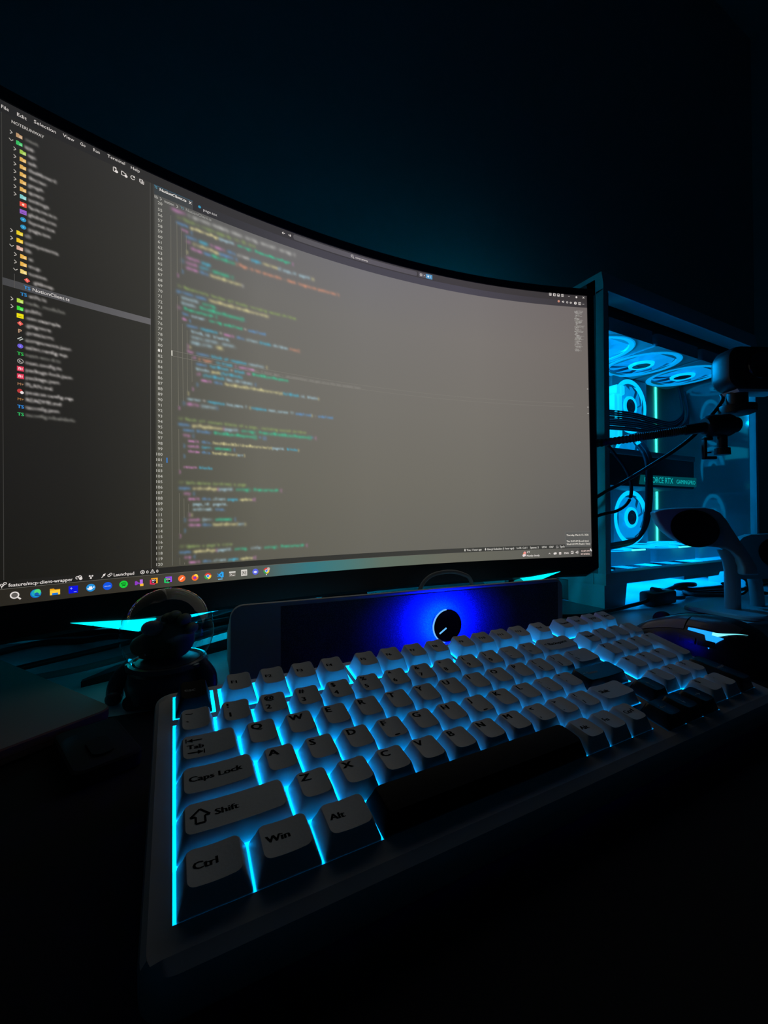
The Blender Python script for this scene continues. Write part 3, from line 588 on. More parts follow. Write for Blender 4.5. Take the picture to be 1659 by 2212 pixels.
# --- body of the monitor
HW, HB, HT, CH = 348.5, 196.5, 206., 222.
def strip(mb, a0, a1, b0, b1, d0, d1, n=24):
    rings = []
    for i in range(n+1):
        a = a0+(a1-a0)*i/n; rings.append([rel(mon_pt(a, b, d)) for b, d in ((b0, d0), (b1, d0), (b1, d1), (b0, d1))])
    mb.loft(rings)
f = MB(); strip(f, -HW-10, HW+10, 196., 206., -1.5, 14); strip(f, -HW-10, -HW, -196., 196., -1.5, 14, 2); strip(f, HW, HW+10, -196., 196., -1.5, 14, 2)
f.build('bezel', 'black_plastic', MON)
f = MB(); rings = []
for i in range(41):                                                # chin, tapering to chamfered ends, its lower lip rolling backwards
    a = -(HW+10)+2*(HW+10)*i/40; e = abs(a)/(HW+10); cut = max(0, (e-.955)/.045)*9
    rings.append([rel(mon_pt(a, b, d)) for b, d in ((-196, -1.5), (-CH+cut, -1.5), (-CH-4+cut, 3), (-CH-6+cut, 18), (-196, 24))])
f.loft(rings); f.build('chin', 'black_plastic', MON)
f = MB(); na, nb = 36, 14; g = []
for j in range(nb+1):
    b = -CH+2+(CH-2+205)*j/nb; v = 2*j/nb-1
    for i in range(na+1):
        a = -(HW+9)+2*(HW+9)*i/na; u = a/(HW+9); h = (1-abs(u)**3)*(1-abs(v)**3); g.append(rel(mon_pt(a, b, 10+62*h**.6)))
f.add(g, [(j*(na+1)+i, j*(na+1)+i+1, (j+1)*(na+1)+i+1, (j+1)*(na+1)+i) for j in range(nb) for i in range(na)]); f.build('back_shell', 'black_plastic', MON)
f = MB(); strip(f, -HW, HW, -196, 196, .6, 6); f.build('panel_backing', 'black_plastic', MON)
# rear light ring
c0 = rel(mon_pt(0, 10, 73)); f = MB(); f.lathe([(58, 0), (70, 0), (70, 4), (58, 4), (58, 0)], c0, 'y', 40); f.build('rear_light_ring', 'ring_led', MON)
# glowing blades under the chin
for s_ in (-1, 1):
    P = lambda a, b, d: rel(mon_pt(s_*a, b, d))
    a0, a1 = 232, 296
    f = MB(); f.add([P(a0, -CH-2, -2.2), P(a1, -CH+5.5, -2.2), P(a0+14, -CH-12, 1), P(a0, -CH-2, 4), P(a1, -CH+5, 4), P(a0+14, -CH-12, 5)], [(0, 1, 2), (3, 5, 4), (0, 2, 5, 3), (0, 3, 4, 1), (1, 4, 5, 2)])
    f.build('accent_light', 'shard_led', MON, smooth=0, label='cyan glowing blade under the chin')
    f = MB(); f.add([P(a0-9, -CH-6, -1.5), P(a0-.4, -CH-2, -1.5), P(a0+13.6, -CH-12, 1), P(a0+4, -CH-12.5, 1), P(a0-9, -CH-6, 4), P(a0-.4, -CH-2, 4), P(a0+13.6, -CH-12, 5), P(a0+4, -CH-12.5, 5)], [(0, 1, 2, 3), (4, 7, 6, 5), (0, 3, 7, 4), (3, 2, 6, 7), (0, 4, 5, 1), (1, 5, 6, 2)])
    f.build('accent_light_side', 'shard_side', MON, smooth=0)
# stand
f = MB(); f.prism([(-34, 70), (34, 70), (30, 110), (-30, 110)], 'z', 8, 300); f.build('stand_neck', 'black_plastic', MON)
for s_ in (-1, 1):
    f = MB(); f.loft([[(s_*x-s_*w*.35*0, y-w, 0), (s_*x, y+w, 0), (s_*x, y+w, h), (s_*x, y-w, h)] for x, y, w, h in ((10, 100, 22, 16), (140, 45, 14, 13), (262, -12, 8, 8), (285, -24, 3, 5))])
    f.build('stand_leg', 'black_plastic', MON)

# ------------------------------------------------------------------ keyboard
U = 19.05
KB = thing('keyboard', 'white mechanical keyboard with glowing cyan backlight and some black keycaps', 'keyboard', (0, 0, 38.3), (0.187618, 0, 0))
OPEN = [(-.035, 1.06, .80, 1.90), (1.19, 5.31, .80, 1.90), (5.44, 9.56, .80, 1.90), (9.69, 13.81, .80, 1.90), (13.94, 15.06, .80, 1.90), (15.44, 19.57, .80, 1.90),
        (-.035, 15.06, -2.5, .56), (-.035, 14.03, -3.5, -2.5), (-.035, 13.03, -4.483, -3.5), (14.35, 15.39, -3.77, -2.73), (13.35, 16.39, -4.732, -3.74), (15.44, 19.51, -3.5, .56), (16.46, 19.51, -4.483, -3.5)]
X0, X1, Y0, Y1 = -.5*U, 20.05*U, -5.25*U, 2.22*U
xs = sorted({v*U for o in OPEN for v in o[:2]} | {-.16*U, 19.68*U}); ys = sorted({v*U for o in OPEN for v in o[2:]} | {-4.9*U, 1.98*U})
f = MB(); top = 1.2
def opened(cx, cy): return any(a*U < cx < b*U and c*U < cy < d*U for a, b, c, d in OPEN)
for i in range(len(xs)-1):
    for j in range(len(ys)-1):
        xa, xb, ya, yb = xs[i], xs[i+1], ys[j], ys[j+1]; cx, cy = (xa+xb)/2, (ya+yb)/2
        if opened(cx, cy): continue
        f.add([(xa, ya, top), (xb, ya, top), (xb, yb, top), (xa, yb, top)], [(0, 1, 2, 3)])
        for (px, py, ex, ey, fx_, fy_) in ((xa, ya, xa, yb, -1, 0), (xb, ya, xb, yb, 1, 0), (xa, ya, xb, ya, 0, -1), (xa, yb, xb, yb, 0, 1)):
            qx, qy = cx+fx_*((xb-xa)/2+.05), cy+fy_*((yb-ya)/2+.05)
            if xs[0] < qx < xs[-1] and ys[0] < qy < ys[-1] and opened(qx, qy): f.add([(px, py, top), (ex, ey, top), (ex, ey, -4), (px, py, -4)], [(0, 1, 2, 3)])
hx, hy, cx, cy = (X1-X0)/2, (Y1-Y0)/2, (X0+X1)/2, (Y0+Y1)/2
def ring(inset, z, r): return [(x, y, z) for x, y in rrect(hx-inset, hy-inset, r, 6, cx, cy)]
inner = [(min(max(x, xs[0]), xs[-1]), min(max(y, ys[0]), ys[-1]), top) for x, y, z in ring(0, 0, 9)]
def front(rg_, dz):                                            # the front rim steps down towards the user
    return [(x, y, z-(dz if y < -4.95*U else 0)) for x, y, z in rg_]
f.loft([inner, front(ring(2.2, 1.2, 8), 1.2), front(ring(.6, .2, 8.6), 2.6), front(ring(0, -1.6, 9), 3.2), ring(0, -12, 9), ring(3, -18, 8)], False, True)
f.build('case', 'kb_case', KB, .5)
for sx in (30, 330): MB().box(sx-9, 1.5*U, -42.5, sx+9, 1.5*U+9, -17, 1.5).build('flip_foot', 'black_rubber', KB)
ROWS = [(9, -2.5, 'backlight'), (-2.5, -3.5, 'backlight_mid'), (-3.5, -9, 'backlight_low')]
for hi_, lo_, m_ in ROWS:                                       # front rows dimmed: viewing-angle falloff put into the emission
    f = MB()
    for a, b, c, d in OPEN:
        c2, d2 = max(c, lo_), min(d, hi_)
        if d2 > c2: f.add([(a*U+.05, c2*U+.02, -.5), (b*U-.05, c2*U+.02, -.5), (b*U-.05, d2*U-.02, -.5), (a*U+.05, d2*U-.02, -.5)], [(0, 1, 2, 3)])
    f.build('backlight', m_, KB, smooth=0, label='cyan light under the keycaps')
for y, m_ in ((.1, 'kb_led_white'), (-.25, 'puck_black'), (-.6, 'puck_black')):
    MB().lathe([(0, .4), (.8, .3), (1.1, 0)], (15.25*U, y*U, top), n=12).build('indicator_light', m_, KB)
HT_ = {-1: 9.8, 0: 9.6, 1: 8.6, 2: 7.8, 3: 7.9, 4: 7.9}; TILT_ = {-1: .10, 0: .09, 1: .05, 2: .0, 3: -.05, 4: -.05}
def cap_fn(w, h, row, hump=False):
    hx, hy = (w*U-.9)/2, (h*U-.9)/2; tx, ty, oy = hx-3.0, hy-2.05, .55
    H, tl = HT_[row], TILT_[row]
    def z(x, y): return H+(y-oy)*tl+(-.75*(1-min(1, (x/tx)**2)) if not hump else .55*(1-min(1, ((y-oy)/ty)**2)))+.35
    return hx, hy, tx, ty, oy, z
def cap_mesh(w, h, row, hump=False):
    hx, hy, tx, ty, oy, z = cap_fn(w, h, row, hump); H = HT_[row]; f = MB()
    n = 4 if w < 1.1 else 4
    R_ = lambda a, b, r, o=0.: rrect(a, b, r, n, 0, o)
    def edge(pts):                                            # extra points along long sides so the dish stays smooth
        out = []
        for p, q in zip(pts, pts[1:]+pts[:1]):
            out.append(p); d = math.hypot(q[0]-p[0], q[1]-p[1])
            if d > 4.5: out += [(p[0]+(q[0]-p[0])*k/4, p[1]+(q[1]-p[1])*k/4) for k in (1, 2, 3)]
        return out
    A = edge(R_(tx, ty, 2.4, oy)); k = len(A)
    def lerp(P, Q, t): return [(a[0]+(b[0]-a[0])*t, a[1]+(b[1]-a[1])*t) for a, b in zip(P, Q)]
    # the outer rings follow the same point order as the top outline
    def like(hx_, hy_, r, o): 
        P = R_(hx_, hy_, r, o); out = []
        T0 = R_(tx, ty, 2.4, oy)
        for i, (p, q) in enumerate(zip(P, P[1:]+P[:1])):
            out.append(p); a, b_ = T0[i], T0[(i+1) % len(T0)]
            if math.hypot(b_[0]-a[0], b_[1]-a[1]) > 4.5: out += [(p[0]+(q[0]-p[0])*k/4, p[1]+(q[1]-p[1])*k/4) for k in (1, 2, 3)]
        return out
    B0 = like(hx, hy, .7, 0); B1 = like(hx-.15, hy-.1, .9, 0); M_ = lerp(B1, A, .55); M2 = lerp(B1, like(tx+.35, ty+.35, 2.6, oy), .93)
    rings = [[(x, y, 0) for x, y in B0], [(x, y, 1.2) for x, y in B1], [(x, y, 1.2+(z(x*tx/hx, y)-1.2)*.56) for x, y in M_], [(x, y, z(x*.97, y)-.75) for x, y in M2], [(x, y, z(x, y)) for x, y in A]]
    for s_ in (.8, .55, .28): rings.append([(x*s_, oy+(y-oy)*s_, z(x*s_, oy+(y-oy)*s_)) for x, y in A])
    f.loft(rings, False, True); return f
KEYS = []
def krow(row, y, items):
    x = items[0]
    for it in items[1:]:
        if isinstance(it, (int, float)): x += it; continue
        lab, w, col = it
        KEYS.append((x+w/2, y, w, 1, lab, col, row)); x += w
def K(*labs): return [(l, 1, 'w') for l in labs]
krow(-1, 1.35, [0, ('f:esc', 1, 'k'), .25]+[('f:F%d' % i, 1, 'w') for i in range(1, 5)]+[.25]+[('f:F%d' % i, 1, 'w') for i in range(5, 9)]+[.25]+[('f:F%d' % i, 1, 'w') for i in range(9, 13)]+[.25, ('f:Del', 1, 'w'), .5]+[('f:'+s_, 1, 'w') for s_ in ('Home', 'End', 'PgUp', 'PgDn')])
krow(0, 0, [0]+K('~`', '!1', '@2', '#3', '$4', '%5', '^6', '&7', '*8', '(9', ')0', '_-', '+=')+[('m:< Backspace', 2, 'w'), .5]+K('m:Num', '/', '*', '-'))
krow(1, -1, [0, ('tab', 1.5, 'w')]+K(*'QWERTYUIOP')+K('{[', '}]')+[('|\\', 1.5, 'w'), .5]+K('7', '8', '9'))
krow(2, -2, [0, ('m:Caps Lock', 1.75, 'w')]+K(*'ASDFGHJKL')+K(':;', '"\'')+[('m:< Enter', 2.25, 'k'), .5]+K('4', '5', '6'))
krow(3, -3, [0, ('shift', 2.25, 'w')]+K(*'ZXCVBNM')+K('<,', '>.', '?/')+[('m:Shift', 1.75, 'w'), 1.5]+K('1', '2', '3'))
krow(4, -4, [0, ('m:Ctrl', 1.25, 'w'), ('m:Win', 1.25, 'w'), ('m:Alt', 1.25, 'w'), ('space', 6.25, 'k')]+K('m:Alt', 'm:Fn', 'm:Ctrl')+[3.5]+K('0', '.'))
KEYS += [(14.87, -3.25, 1, 1, 'up', 'k', 3), (13.87, -4.25, 1, 1, 'left', 'k', 4), (14.87, -4.25, 1, 1, 'down', 'k', 4), (15.87, -4.25, 1, 1, 'right', 'k', 4),
         (19, -1.5, 1, 2, '+', 'w', 1), (19, -3.5, 1, 2, 'm:Enter', 'k', 3)]
_cache = {}
for (kx, ky, w, h, lab, col, row) in KEYS:
    key = (w, h, row, lab == 'space', col)
    if key in _cache:
        o = _cache[key].copy(); COL.objects.link(o)
    else:
        o = cap_mesh(w, h, row, lab == 'space').build('keycap', 'cap_white' if col == 'w' else 'cap_black_matte' if lab in ('space', 'f:esc') else 'cap_black', KB, .75); _cache[key] = o
        if 'label' in o: del o['label']
    o.parent = KB; o.location = (kx*U*S, ky*U*S, .0006)
    if col == 'k': o['label'] = 'black keycap'
    # legend, laid on the dished top
    hx_, hy_, tx, ty, oy, z = cap_fn(w, h, row, lab == 'space')
    V, T = [], []
    def put(s, size, x, y, align='l', sx=1.12, bold=.0):
        for dx in ((-bold, bold) if bold else (0,)):
            a, t, _ = text_geo(s, size, x+dx, y, align=align, sx=sx); o_ = len(V); V.extend(a); T.extend(tuple(i+o_ for i in q) for q in t)
    def poly(pts):
        o_ = len(V); V.extend(pts); T.extend(tuple(i+o_ for i in q) for q in tessellate_polygon([[Vector((p[0], p[1], 0)) for p in pts]]))
    def seg(x0, y0, x1, y1, w_=.55):
        d = math.hypot(x1-x0, y1-y0); nx_, ny_ = -(y1-y0)/d*w_/2, (x1-x0)/d*w_/2; poly([(x0+nx_, y0+ny_), (x1+nx_, y1+ny_), (x1-nx_, y1-ny_), (x0-nx_, y0-ny_)])
    L = -tx+.9; Tp = oy+ty
    if lab.startswith('f:'): put(lab[2:], 3.5, L+.6, oy-1.4, sx=1.2, bold=.2)
    elif lab.startswith('m:'): put(lab[2:], 3.9, L+.8, oy-1.0, sx=1.25, bold=.22)
    elif lab == 'tab':
        put('Tab', 3.6, L+.8, oy-1.4, sx=1.25, bold=.22)
        for yy, s_ in ((oy+3.8, -1), (oy-3.8, 1)):
            seg(L+.9, yy, L+7.2, yy); e = L+.9 if s_ < 0 else L+7.2; poly([(e, yy), (e-s_*2.2, yy+1.2), (e-s_*2.2, yy-1.2)]); seg(e+s_*.5, yy-1.3, e+s_*.5, yy+1.3, .5)
    elif lab == 'shift':
        x, y = L+4.2, oy
        for p, q in zip([(0, 3.6), (3.4, .2), (1.6, .2), (1.6, -3), (-1.6, -3), (-1.6, .2), (-3.4, .2)], [(3.4, .2), (1.6, .2), (1.6, -3), (-1.6, -3), (-1.6, .2), (-3.4, .2), (0, 3.6)]): seg(x+p[0], y+p[1], x+q[0], y+q[1], .8)
        put('Shift', 3.9, L+9.2, oy-1.0, sx=1.25, bold=.22)
    elif lab in ('up', 'down', 'left', 'right'):
        d = {'up': (0, 1), 'down': (0, -1), 'left': (-1, 0), 'right': (1, 0)}[lab]
        seg(-d[0]*2.4, oy-d[1]*2.4, d[0]*2.4, oy+d[1]*2.4, .5); poly([(d[0]*3.2, oy+d[1]*3.2), (d[0]*1+d[1]*1.3, oy+d[1]*1+d[0]*1.3), (d[0]*1-d[1]*1.3, oy+d[1]*1-d[0]*1.3)])
    elif lab == 'space': pass
    elif len(lab) == 2: put(lab[0], 4.5, L+.6, Tp-4.6, sx=1.2, bold=.24); put(lab[1], 4.5, L+.6, oy-4.3, sx=1.2, bold=.24)
    else:
        put(lab, 5.4, L+.3, Tp-5.1, sx=1.25, bold=.3)
        if lab in 'FJ' and len(lab) == 1: seg(-1.4, oy-ty+1.2, 1.4, oy-ty+1.2, .7)
    if V:
        f = MB(); f.add([(a, b, z(a, b)+.07) for a, b in V], T); f.build('legend', 'legend_black' if col == 'w' else 'legend_grey', o, smooth=0)

# ------------------------------------------------------------------ desk mat
f = MB(); f.prism(rrect(560, 250, 22, 5), 'z', 0, 2.0); o = f.build('desk_mat', 'mat_black', None)
tag(o, 'wide black cloth desk mat under the keyboard', 'mat'); o.location = (.150, -.142, 0); o.rotation_euler = (0, 0, math.radians(-7.2))

# ------------------------------------------------------------------ speaker bar
t = thing('speaker_bar', 'long dark speaker bar with blue-lit volume knob below the monitor', 'speaker', (43, 150, 0), (0, 0, math.radians(-4.05)))
SL, SH, SD = 384., 71., 60.
def sb(inset, y): return [(x, y, z) for x, z in rrect(SL/2-inset, SH/2-inset, 11, 6, SL/2, SH/2)]
def skew(r, k): return [(x, y+(z*k), z) for x, y, z in r]
f = MB(); f.loft([sb(2, 0), sb(.6, .8), sb(0, 3), [(x, y, z*.55) for x, y, z in sb(0, SD)], [(x, y, 3+z*.45) for x, y, z in sb(5, SD+4)]], True, True); f.build('housing', 'speaker_body', t, .5)
f = MB(); f.box(43, -.6, 3.5, SL-9, .4, SH-4, .3); f.build('grille', 'grille', t)
kc = (210, 0, 34.5)
f = MB(); f.lathe([(0, -15), (15.6, -15), (16.8, -13.8), (17.0, -12.2), (11, -12), (10.5, -.6)], kc, 'y', 48); kn = f.build('volume_knob', 'black_gloss', t)
f = MB(); a = math.radians(212); d = (math.cos(a), math.sin(a))
p = [(kc[0]+d[0]*r-d[1]*w, -15.25, kc[2]+d[1]*r+d[0]*w) for r, w in ((3, -.8), (12.5, -.8), (12.5, .8), (3, .8))]; q = [(x, -14.9, z) for x, y, z in p]
f.add(p+q, [(0, 1, 2, 3), (4, 7, 6, 5), (0, 4, 5, 1), (1, 5, 6, 2), (2, 6, 7, 3), (3, 7, 4, 0)]); f.build('pointer', 'indicator', kn, smooth=0)
f = MB(); f.lathe([(11.2, -11.9), (16.9, -12.1)], kc, 'y', 48); f.build('light_ring', 'blue_led', t, label='blue light ring under the knob')
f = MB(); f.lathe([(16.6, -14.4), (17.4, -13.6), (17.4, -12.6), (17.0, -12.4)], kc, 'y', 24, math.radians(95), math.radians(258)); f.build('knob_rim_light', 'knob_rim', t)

# ------------------------------------------------------------------ astronaut figurine with a clear helmet
t = thing('astronaut_figurine', 'small dark astronaut figurine with a clear dome helmet over a long-snouted head', 'figurine', (-4, 158, 0), (0, 0, math.radians(-27)))
def ell(mb, c, r, n=14, m=10, fn=None):
    rings = []
    for j in range(1, m):
        v = math.pi*j/m; rg_ = []
        for i in range(n):
            u = 2*math.pi*i/n; p = [math.sin(v)*math.cos(u), math.sin(v)*math.sin(u), -math.cos(v)]
            if fn: p = fn(p)
            rg_.append((c[0]+r[0]*p[0], c[1]+r[1]*p[1], c[2]+r[2]*p[2]))
        rings.append(rg_)
    mb.loft(rings)
f = MB(); f.lathe([(0, .5), (25, .5), (29, 4), (31, 13), (29, 22), (25, 28), (23, 30)], n=28); ell(f, (0, 16, 16), (19, 13, 15))
f.build('body', 'suit', t)
for s_ in (-1, 1):
    f = MB(); f.tube([(s_*27, -2, 26), (s_*34, -5, 20), (s_*37, -9, 12), (s_*35, -14, 6)], lambda u: 7.4-1.4*u, 12, 5); ell(f, (s_*34.5, -16, 5.5), (6, 6.5, 5.5)); f.build('arm', 'suit', t)
    f = MB(); f.tube([(s_*13, -10, 8), (s_*15, -21, 6), (s_*15, -26, 5.6)], 6.6, 12, 4); f.build('leg', 'suit', t)
    f = MB(); f.lathe([(3.5, 0), (4.6, .6), (4.6, 3), (3.5, 3.6), (0, 3.6)], (s_*25, -9, 27), 'z', 16); f.build('shoulder_fitting', 'suit_trim', t)
f = MB(); f.lathe([(25.5, 24), (29, 25), (30.5, 28), (29, 31), (26.5, 31.5), (25, 30)], n=36); f.build('helmet_ring', 'suit_trim', t)
f = MB(); f.lathe([(8, 30), (22, 29), (24, 31), (0, 33)], n=24); f.build('neck_disc', 'suit', t)
# the head inside: skull, long snout pointing left, ridged brow and scaly crest
f = MB(); ell(f, (5, 2, 48), (15, 14.5, 16), 18, 12, lambda p: (p[0], p[1], p[2]*(1.0 if p[2] > 0 else 1.05)))
f.tube([(0, 0, 47), (-12, -2, 45), (-21, -3, 42.5), (-25.5, -3, 41)], lambda u: 12.5-6.2*u, 14, 5); f.tube([(0, 0, 38), (-12, -2, 37), (-21, -3, 37)], lambda u: 8.5-4*u, 12, 5)
head = f.build('head', 'creature', t)
f = MB(); ell(f, (-9, -7, 58), (9, 6.5, 6)); ell(f, (-7, 8, 59), (8, 6, 6)); ell(f, (-24, -3, 45), (4, 4.5, 3)); f.build('brow', 'creature_brow', head)
f = MB()
for x, z, r in ((5, 66, 4.5), (13, 63, 5), (19, 56, 4.5), (-1, 65, 3.5)): ell(f, (x, 0, z), (r, 8.5, r))
f.build('crest', 'creature', head)
for x, y in ((-14, -9), (-20, -7)): MB().lathe([(.8, 0), (.05, 4.5)], (x, y, 36.5), 'z', 8).build('tooth', 'cap_white', head)
f = MB(); prof = [(35*math.sin(math.radians(a_)), 54-35*math.cos(math.radians(a_))) for a_ in range(46, 181, 6)]; prof[-1] = (.01, prof[-1][1]); f.lathe(prof, n=48)
f.build('helmet_dome', 'glass_globe', t, 1.5, label='clear round helmet dome')

# ------------------------------------------------------------------ closed laptop at the left
t = thing('laptop', 'closed grey-brown laptop with a rounded corner, left of the keyboard', 'laptop', (-42, 124, 2), (0, 0, math.radians(-148)))
def lp(inset, z): return [(x, y, z) for x, y in rrect(115-inset, 160-inset, 9, 5, 115-3, 160-3)]
t.rotation_euler = (0, 0, math.radians(123))
f = MB(); f.loft([lp(3, 0), lp(.5, 1.5), lp(0, 5.2)]); f.build('base', 'laptop_grey', t, .5)
f = MB(); f.loft([lp(0, 5.5), lp(0, 10), lp(.8, 11)]); f.build('lid', 'laptop_grey', t, .5)

# ------------------------------------------------------------------ mouse
t = thing('mouse', 'black gaming mouse with a cyan light strip, right of the keyboard', 'mouse', (479, 2, 2), (0, 0, math.radians(2)))
ML = 65.
def mouse_pt(s, th, off=0.):
    """s: -1 rear .. 1 front, th: 0 right foot .. pi left foot"""
    w = 35*(1-abs(s)**3.2)**.5*(1-.10*math.exp(-((s-.05)/.35)**2))+.3; h = 42*(1-abs(max(-1, (s+.28)/1.34 if s > -.28 else (s+.28)/.74))**2.3)**.62+2.0
    if s > .2: h = max(h*(1-.12*(s-.2)), 14*(1-((s-.2)/.8)**6)+1)
    c, si = math.cos(th), math.sin(th); e = .62
    x = (w+off)*math.copysign(abs(c)**e, c); z = (h+off)*abs(si)**.72
    return (x, s*ML, z)
def mouse_patch(mb, s0, s1, t0, t1, off, ns=20, nt=16, lo=None, hi=None):
    g = []
    for i in range(ns+1):
        u = i/ns; s = s0+(s1-s0)*u; a = lo(u) if lo else t0; b = hi(u) if hi else t1
        g += [mouse_pt(s, a+(b-a)*j/nt, off) for j in range(nt+1)]
    mb.add(g, [(i*(nt+1)+j, i*(nt+1)+j+1, (i+1)*(nt+1)+j+1, (i+1)*(nt+1)+j) for i in range(ns) for j in range(nt)])
f = MB(); mouse_patch(f, -.995, .995, 0, math.pi, 0, 44, 28); f.build('body', 'mouse_black', t, 1.2)
f = MB(); mouse_patch(f, .02, .97, 1.75, 2.42, .7, 16, 8); f.build('button', 'mouse_shell', t, 1.2)
f = MB(); mouse_patch(f, .02, .97, .72, 1.39, .7, 16, 8); f.build('button', 'mouse_shell', t, 1.2)
f = MB(); f.lathe([(2, -3.5), (9, -3), (9.6, 0), (9, 3), (2, 3.5)], (0, 34, mouse_pt(.5, 1.57)[2]-4.0), 'x', 24); f.build('scroll_wheel', 'black_rubber', t)
f = MB(); mouse_patch(f, -.62, .0, 1.6, 2.3, .5, 14, 8, lambda u: 1.70, lambda u: 2.28); f.build('palm_shell', 'mouse_shell', t, 1.2)
f = MB(); mouse_patch(f, -.04, -.37, 2.3, 2.5, .7, 12, 4, lambda u: 2.34, lambda u: 2.43+.06*u); f.build('light_strip', 'mouse_led', t, 1.2)
f = MB(); mouse_patch(f, -.36, -.70, 2.3, 2.5, .72, 16, 5, lambda u: 2.34-.45*u*u, lambda u: 2.49+.05*u-.64*u**1.5); f.build('light_tail', 'mouse_led_bright', t, 1.2)
f = MB(); mouse_patch(f, -.27, -.50, 2.5, 2.75, .74, 16, 5, lambda u: 2.44, lambda u: 2.46+.36*(u/.3 if u < .3 else (1-u)/.7)); f.build('light_fin', 'mouse_led', t, 1.2)
for s_ in (.06, -.2):
    f = MB(); mouse_patch(f, s_, s_-.22, 2.62, 2.78, 1.0, 5, 3); f.build('side_button', 'black_gloss', t, 1.2)

# ------------------------------------------------------------------ computer tower
PC = thing('computer_tower', 'white computer tower with glass panels and cyan-lit fans', 'computer', (607, 190, 0))
PW, PD, PH = 517., 290., 538.
PART = 208.                        # the wall between the glass chamber and the cable chamber
f = MB()
f.box(0, 0, 36, PW, 22, 56, 1.5); f.box(0, 182, 36, PW, PD, 54); f.box(0, 22, 36, 30, 182, 54); f.box(PW-30, 22, 36, PW, 182, 54)
for k in range(1, 6): f.box(30+k*76-2, 22, 44, 30+k*76+2, 182, 48)
f.build('bottom_tray', 'case_white', PC)
f = MB(); f.prism([(0, 508), (-.01, 517), (3, 538), (PD, 538), (PD, 530), (30, 530), (24, 504)], 'x', 0, PW); f.build('top_rail', 'case_white', PC, .3)
f = MB(); f.box(0, 0, 54, 12, 14, 510, 1); f.build('corner_post', 'case_white', PC)
f = MB(); f.box(12, 1.5, 54, 15, 8, 506, .5); f.build('post_trim', 'black_plastic', PC)
f = MB(); f.box(PW-10, 0, 54, PW, 12, 510, 1); f.build('corner_post', 'case_white', PC)
f = MB(); f.box(0, PD-14, 54, PW, PD, 530, 1); f.build('rear_panel', 'case_white', PC)
f = MB(); f.box(15, PART, 54, PW-5, PART+4, 500); f.build('partition', 'inside_white', PC)
# the left end: frame, ports and slots
f = MB(); f.box(0, 14, 54, 4, 40, 530); f.box(0, PD-40, 54, 4, PD-14, 530); f.box(0, 40, 505, 4, PD-40, 530); f.box(0, 40, 54, 4, PD-40, 60)
for z in (170, 330, 366): f.box(0, 40, z, 4, PD-40, z+14)
f.build('end_panel', 'end_grey', PC, 0)
for k in range(7):
    f = MB(); f.box(.5, 42, 64+k*15, 3, PART-10, 75+k*15, .4); f.build('slot_cover', 'end_grey', PC)
for x in (0, PW-4): MB().box(x, 70, 1, x+4, 220, 37).build('end_skirt', 'end_grey', PC, 0)
f = MB(); f.box(1, 60, 190, 3.5, 110, 325, .5); f.build('port_shield', 'black_plastic', PC)
f = MB()
for z in range(70, 500, 14): f.box(-.3, 20, z, .4, 30, z+7)
f.build('vent_slots', 'black_rubber', PC, 0)['kind'] = 'stuff'
def fan(c, axis, sgn, r, frame_d, glow='fan_blade', name='fan', ringm='fan_glow', under=None, framem='fan_frame'):
    """one fan: frame, glowing ring, blades, hub; axis is the way it faces"""
    fr = MB(); D = r+2.5
    def tr(u, v, d):
        d *= sgn; return {'y': (c[0]+u, c[1]+d, c[2]+v), 'z': (c[0]+u, c[1]+v, c[2]+d), 'x': (c[0]+d, c[1]+u, c[2]+v)}[axis]
    sq = rrect(D, D, 6, 8); n = len(sq); cir = [((r+1)*math.cos(math.atan2(v, u)), (r+1)*math.sin(math.atan2(v, u))) for u, v in sq]
    fr.loft([[tr(u, v, 0) for u, v in cir], [tr(u, v, 0) for u, v in sq], [tr(u, v, -frame_d) for u, v in sq], [tr(u, v, -frame_d) for u, v in cir]], False, False)
    o = fr.build(name, framem, PC, .5)
    g = MB(); k = 48
    def circ(rr, d): return [tr(rr*math.cos(2*math.pi*i/k), rr*math.sin(2*math.pi*i/k), d) for i in range(k)]
    g.loft([circ(r+1, .4), circ(r-1, 1.6), circ(r-9, .8), circ(r-10, -3)], False, False); g.build('light_ring', ringm, o)
    b = MB()
    for i in range(9):
        a = 2*math.pi*i/9; P = []
        for q in range(7):
            rr = 21+(r-32)*q/6; tw = .22*q/6
            for w_, dd in ((0, -5), (.34, -2.5), (.66, 0)): P.append(tr(rr*math.cos(a+tw+w_), rr*math.sin(a+tw+w_), dd-2))
        b.add(P, [(q*3+s_, q*3+s_+1, q*3+s_+4, q*3+s_+3) for q in range(6) for s_ in (0, 1)])
    b.build('blades', glow, o, 1.2)
    h = MB(); h.loft([circ(24, -1), circ(23, 2.5), circ(17, 2.8), circ(16.6, 2)], False, False); h.build('hub_ring', 'fan_glow', o)
    h = MB(); h.loft([circ(17, 2.2), circ(7, 2.4), circ(6, 1.6), circ(.5, 1.6)], False, True); h.build('hub_cap', 'fan_hub', o)
    bk = MB(); bk.loft([circ(r, -frame_d+1), circ(.5, -frame_d+1)], False, True); bk.build('blade_wash', under or glow, o)
    return o
for z in (143, 271, 399): fan((330, 163, z), 'y', -1, 61.5, 24, 'fan_blade_side')
MB().box(262, 188, 76, 398, PART, 468, 2).build('fan_bracket', 'inside_white', PC)
for x in (112, 268, 424): fan((x, 100, 464), 'z', -1, 70, 24, ringm='fan_ring_soft')
for x in (110, 262, 414): fan((x, 100, 84), 'z', 1, 66, 24, 'fan_blade_dim', under='fan_under', framem='fan_frost')
fan((92, PD+2, 468), 'y', 1, 56, 24, 'added_rear_glow', ringm='added_rear_glow')  # unseen fan added in place of a lit rear vent, lights the wall
fan((4, 118, 442), 'x', -1, 58, 24, 'exhaust_glow', ringm='exhaust_glow', under='exhaust_glow')
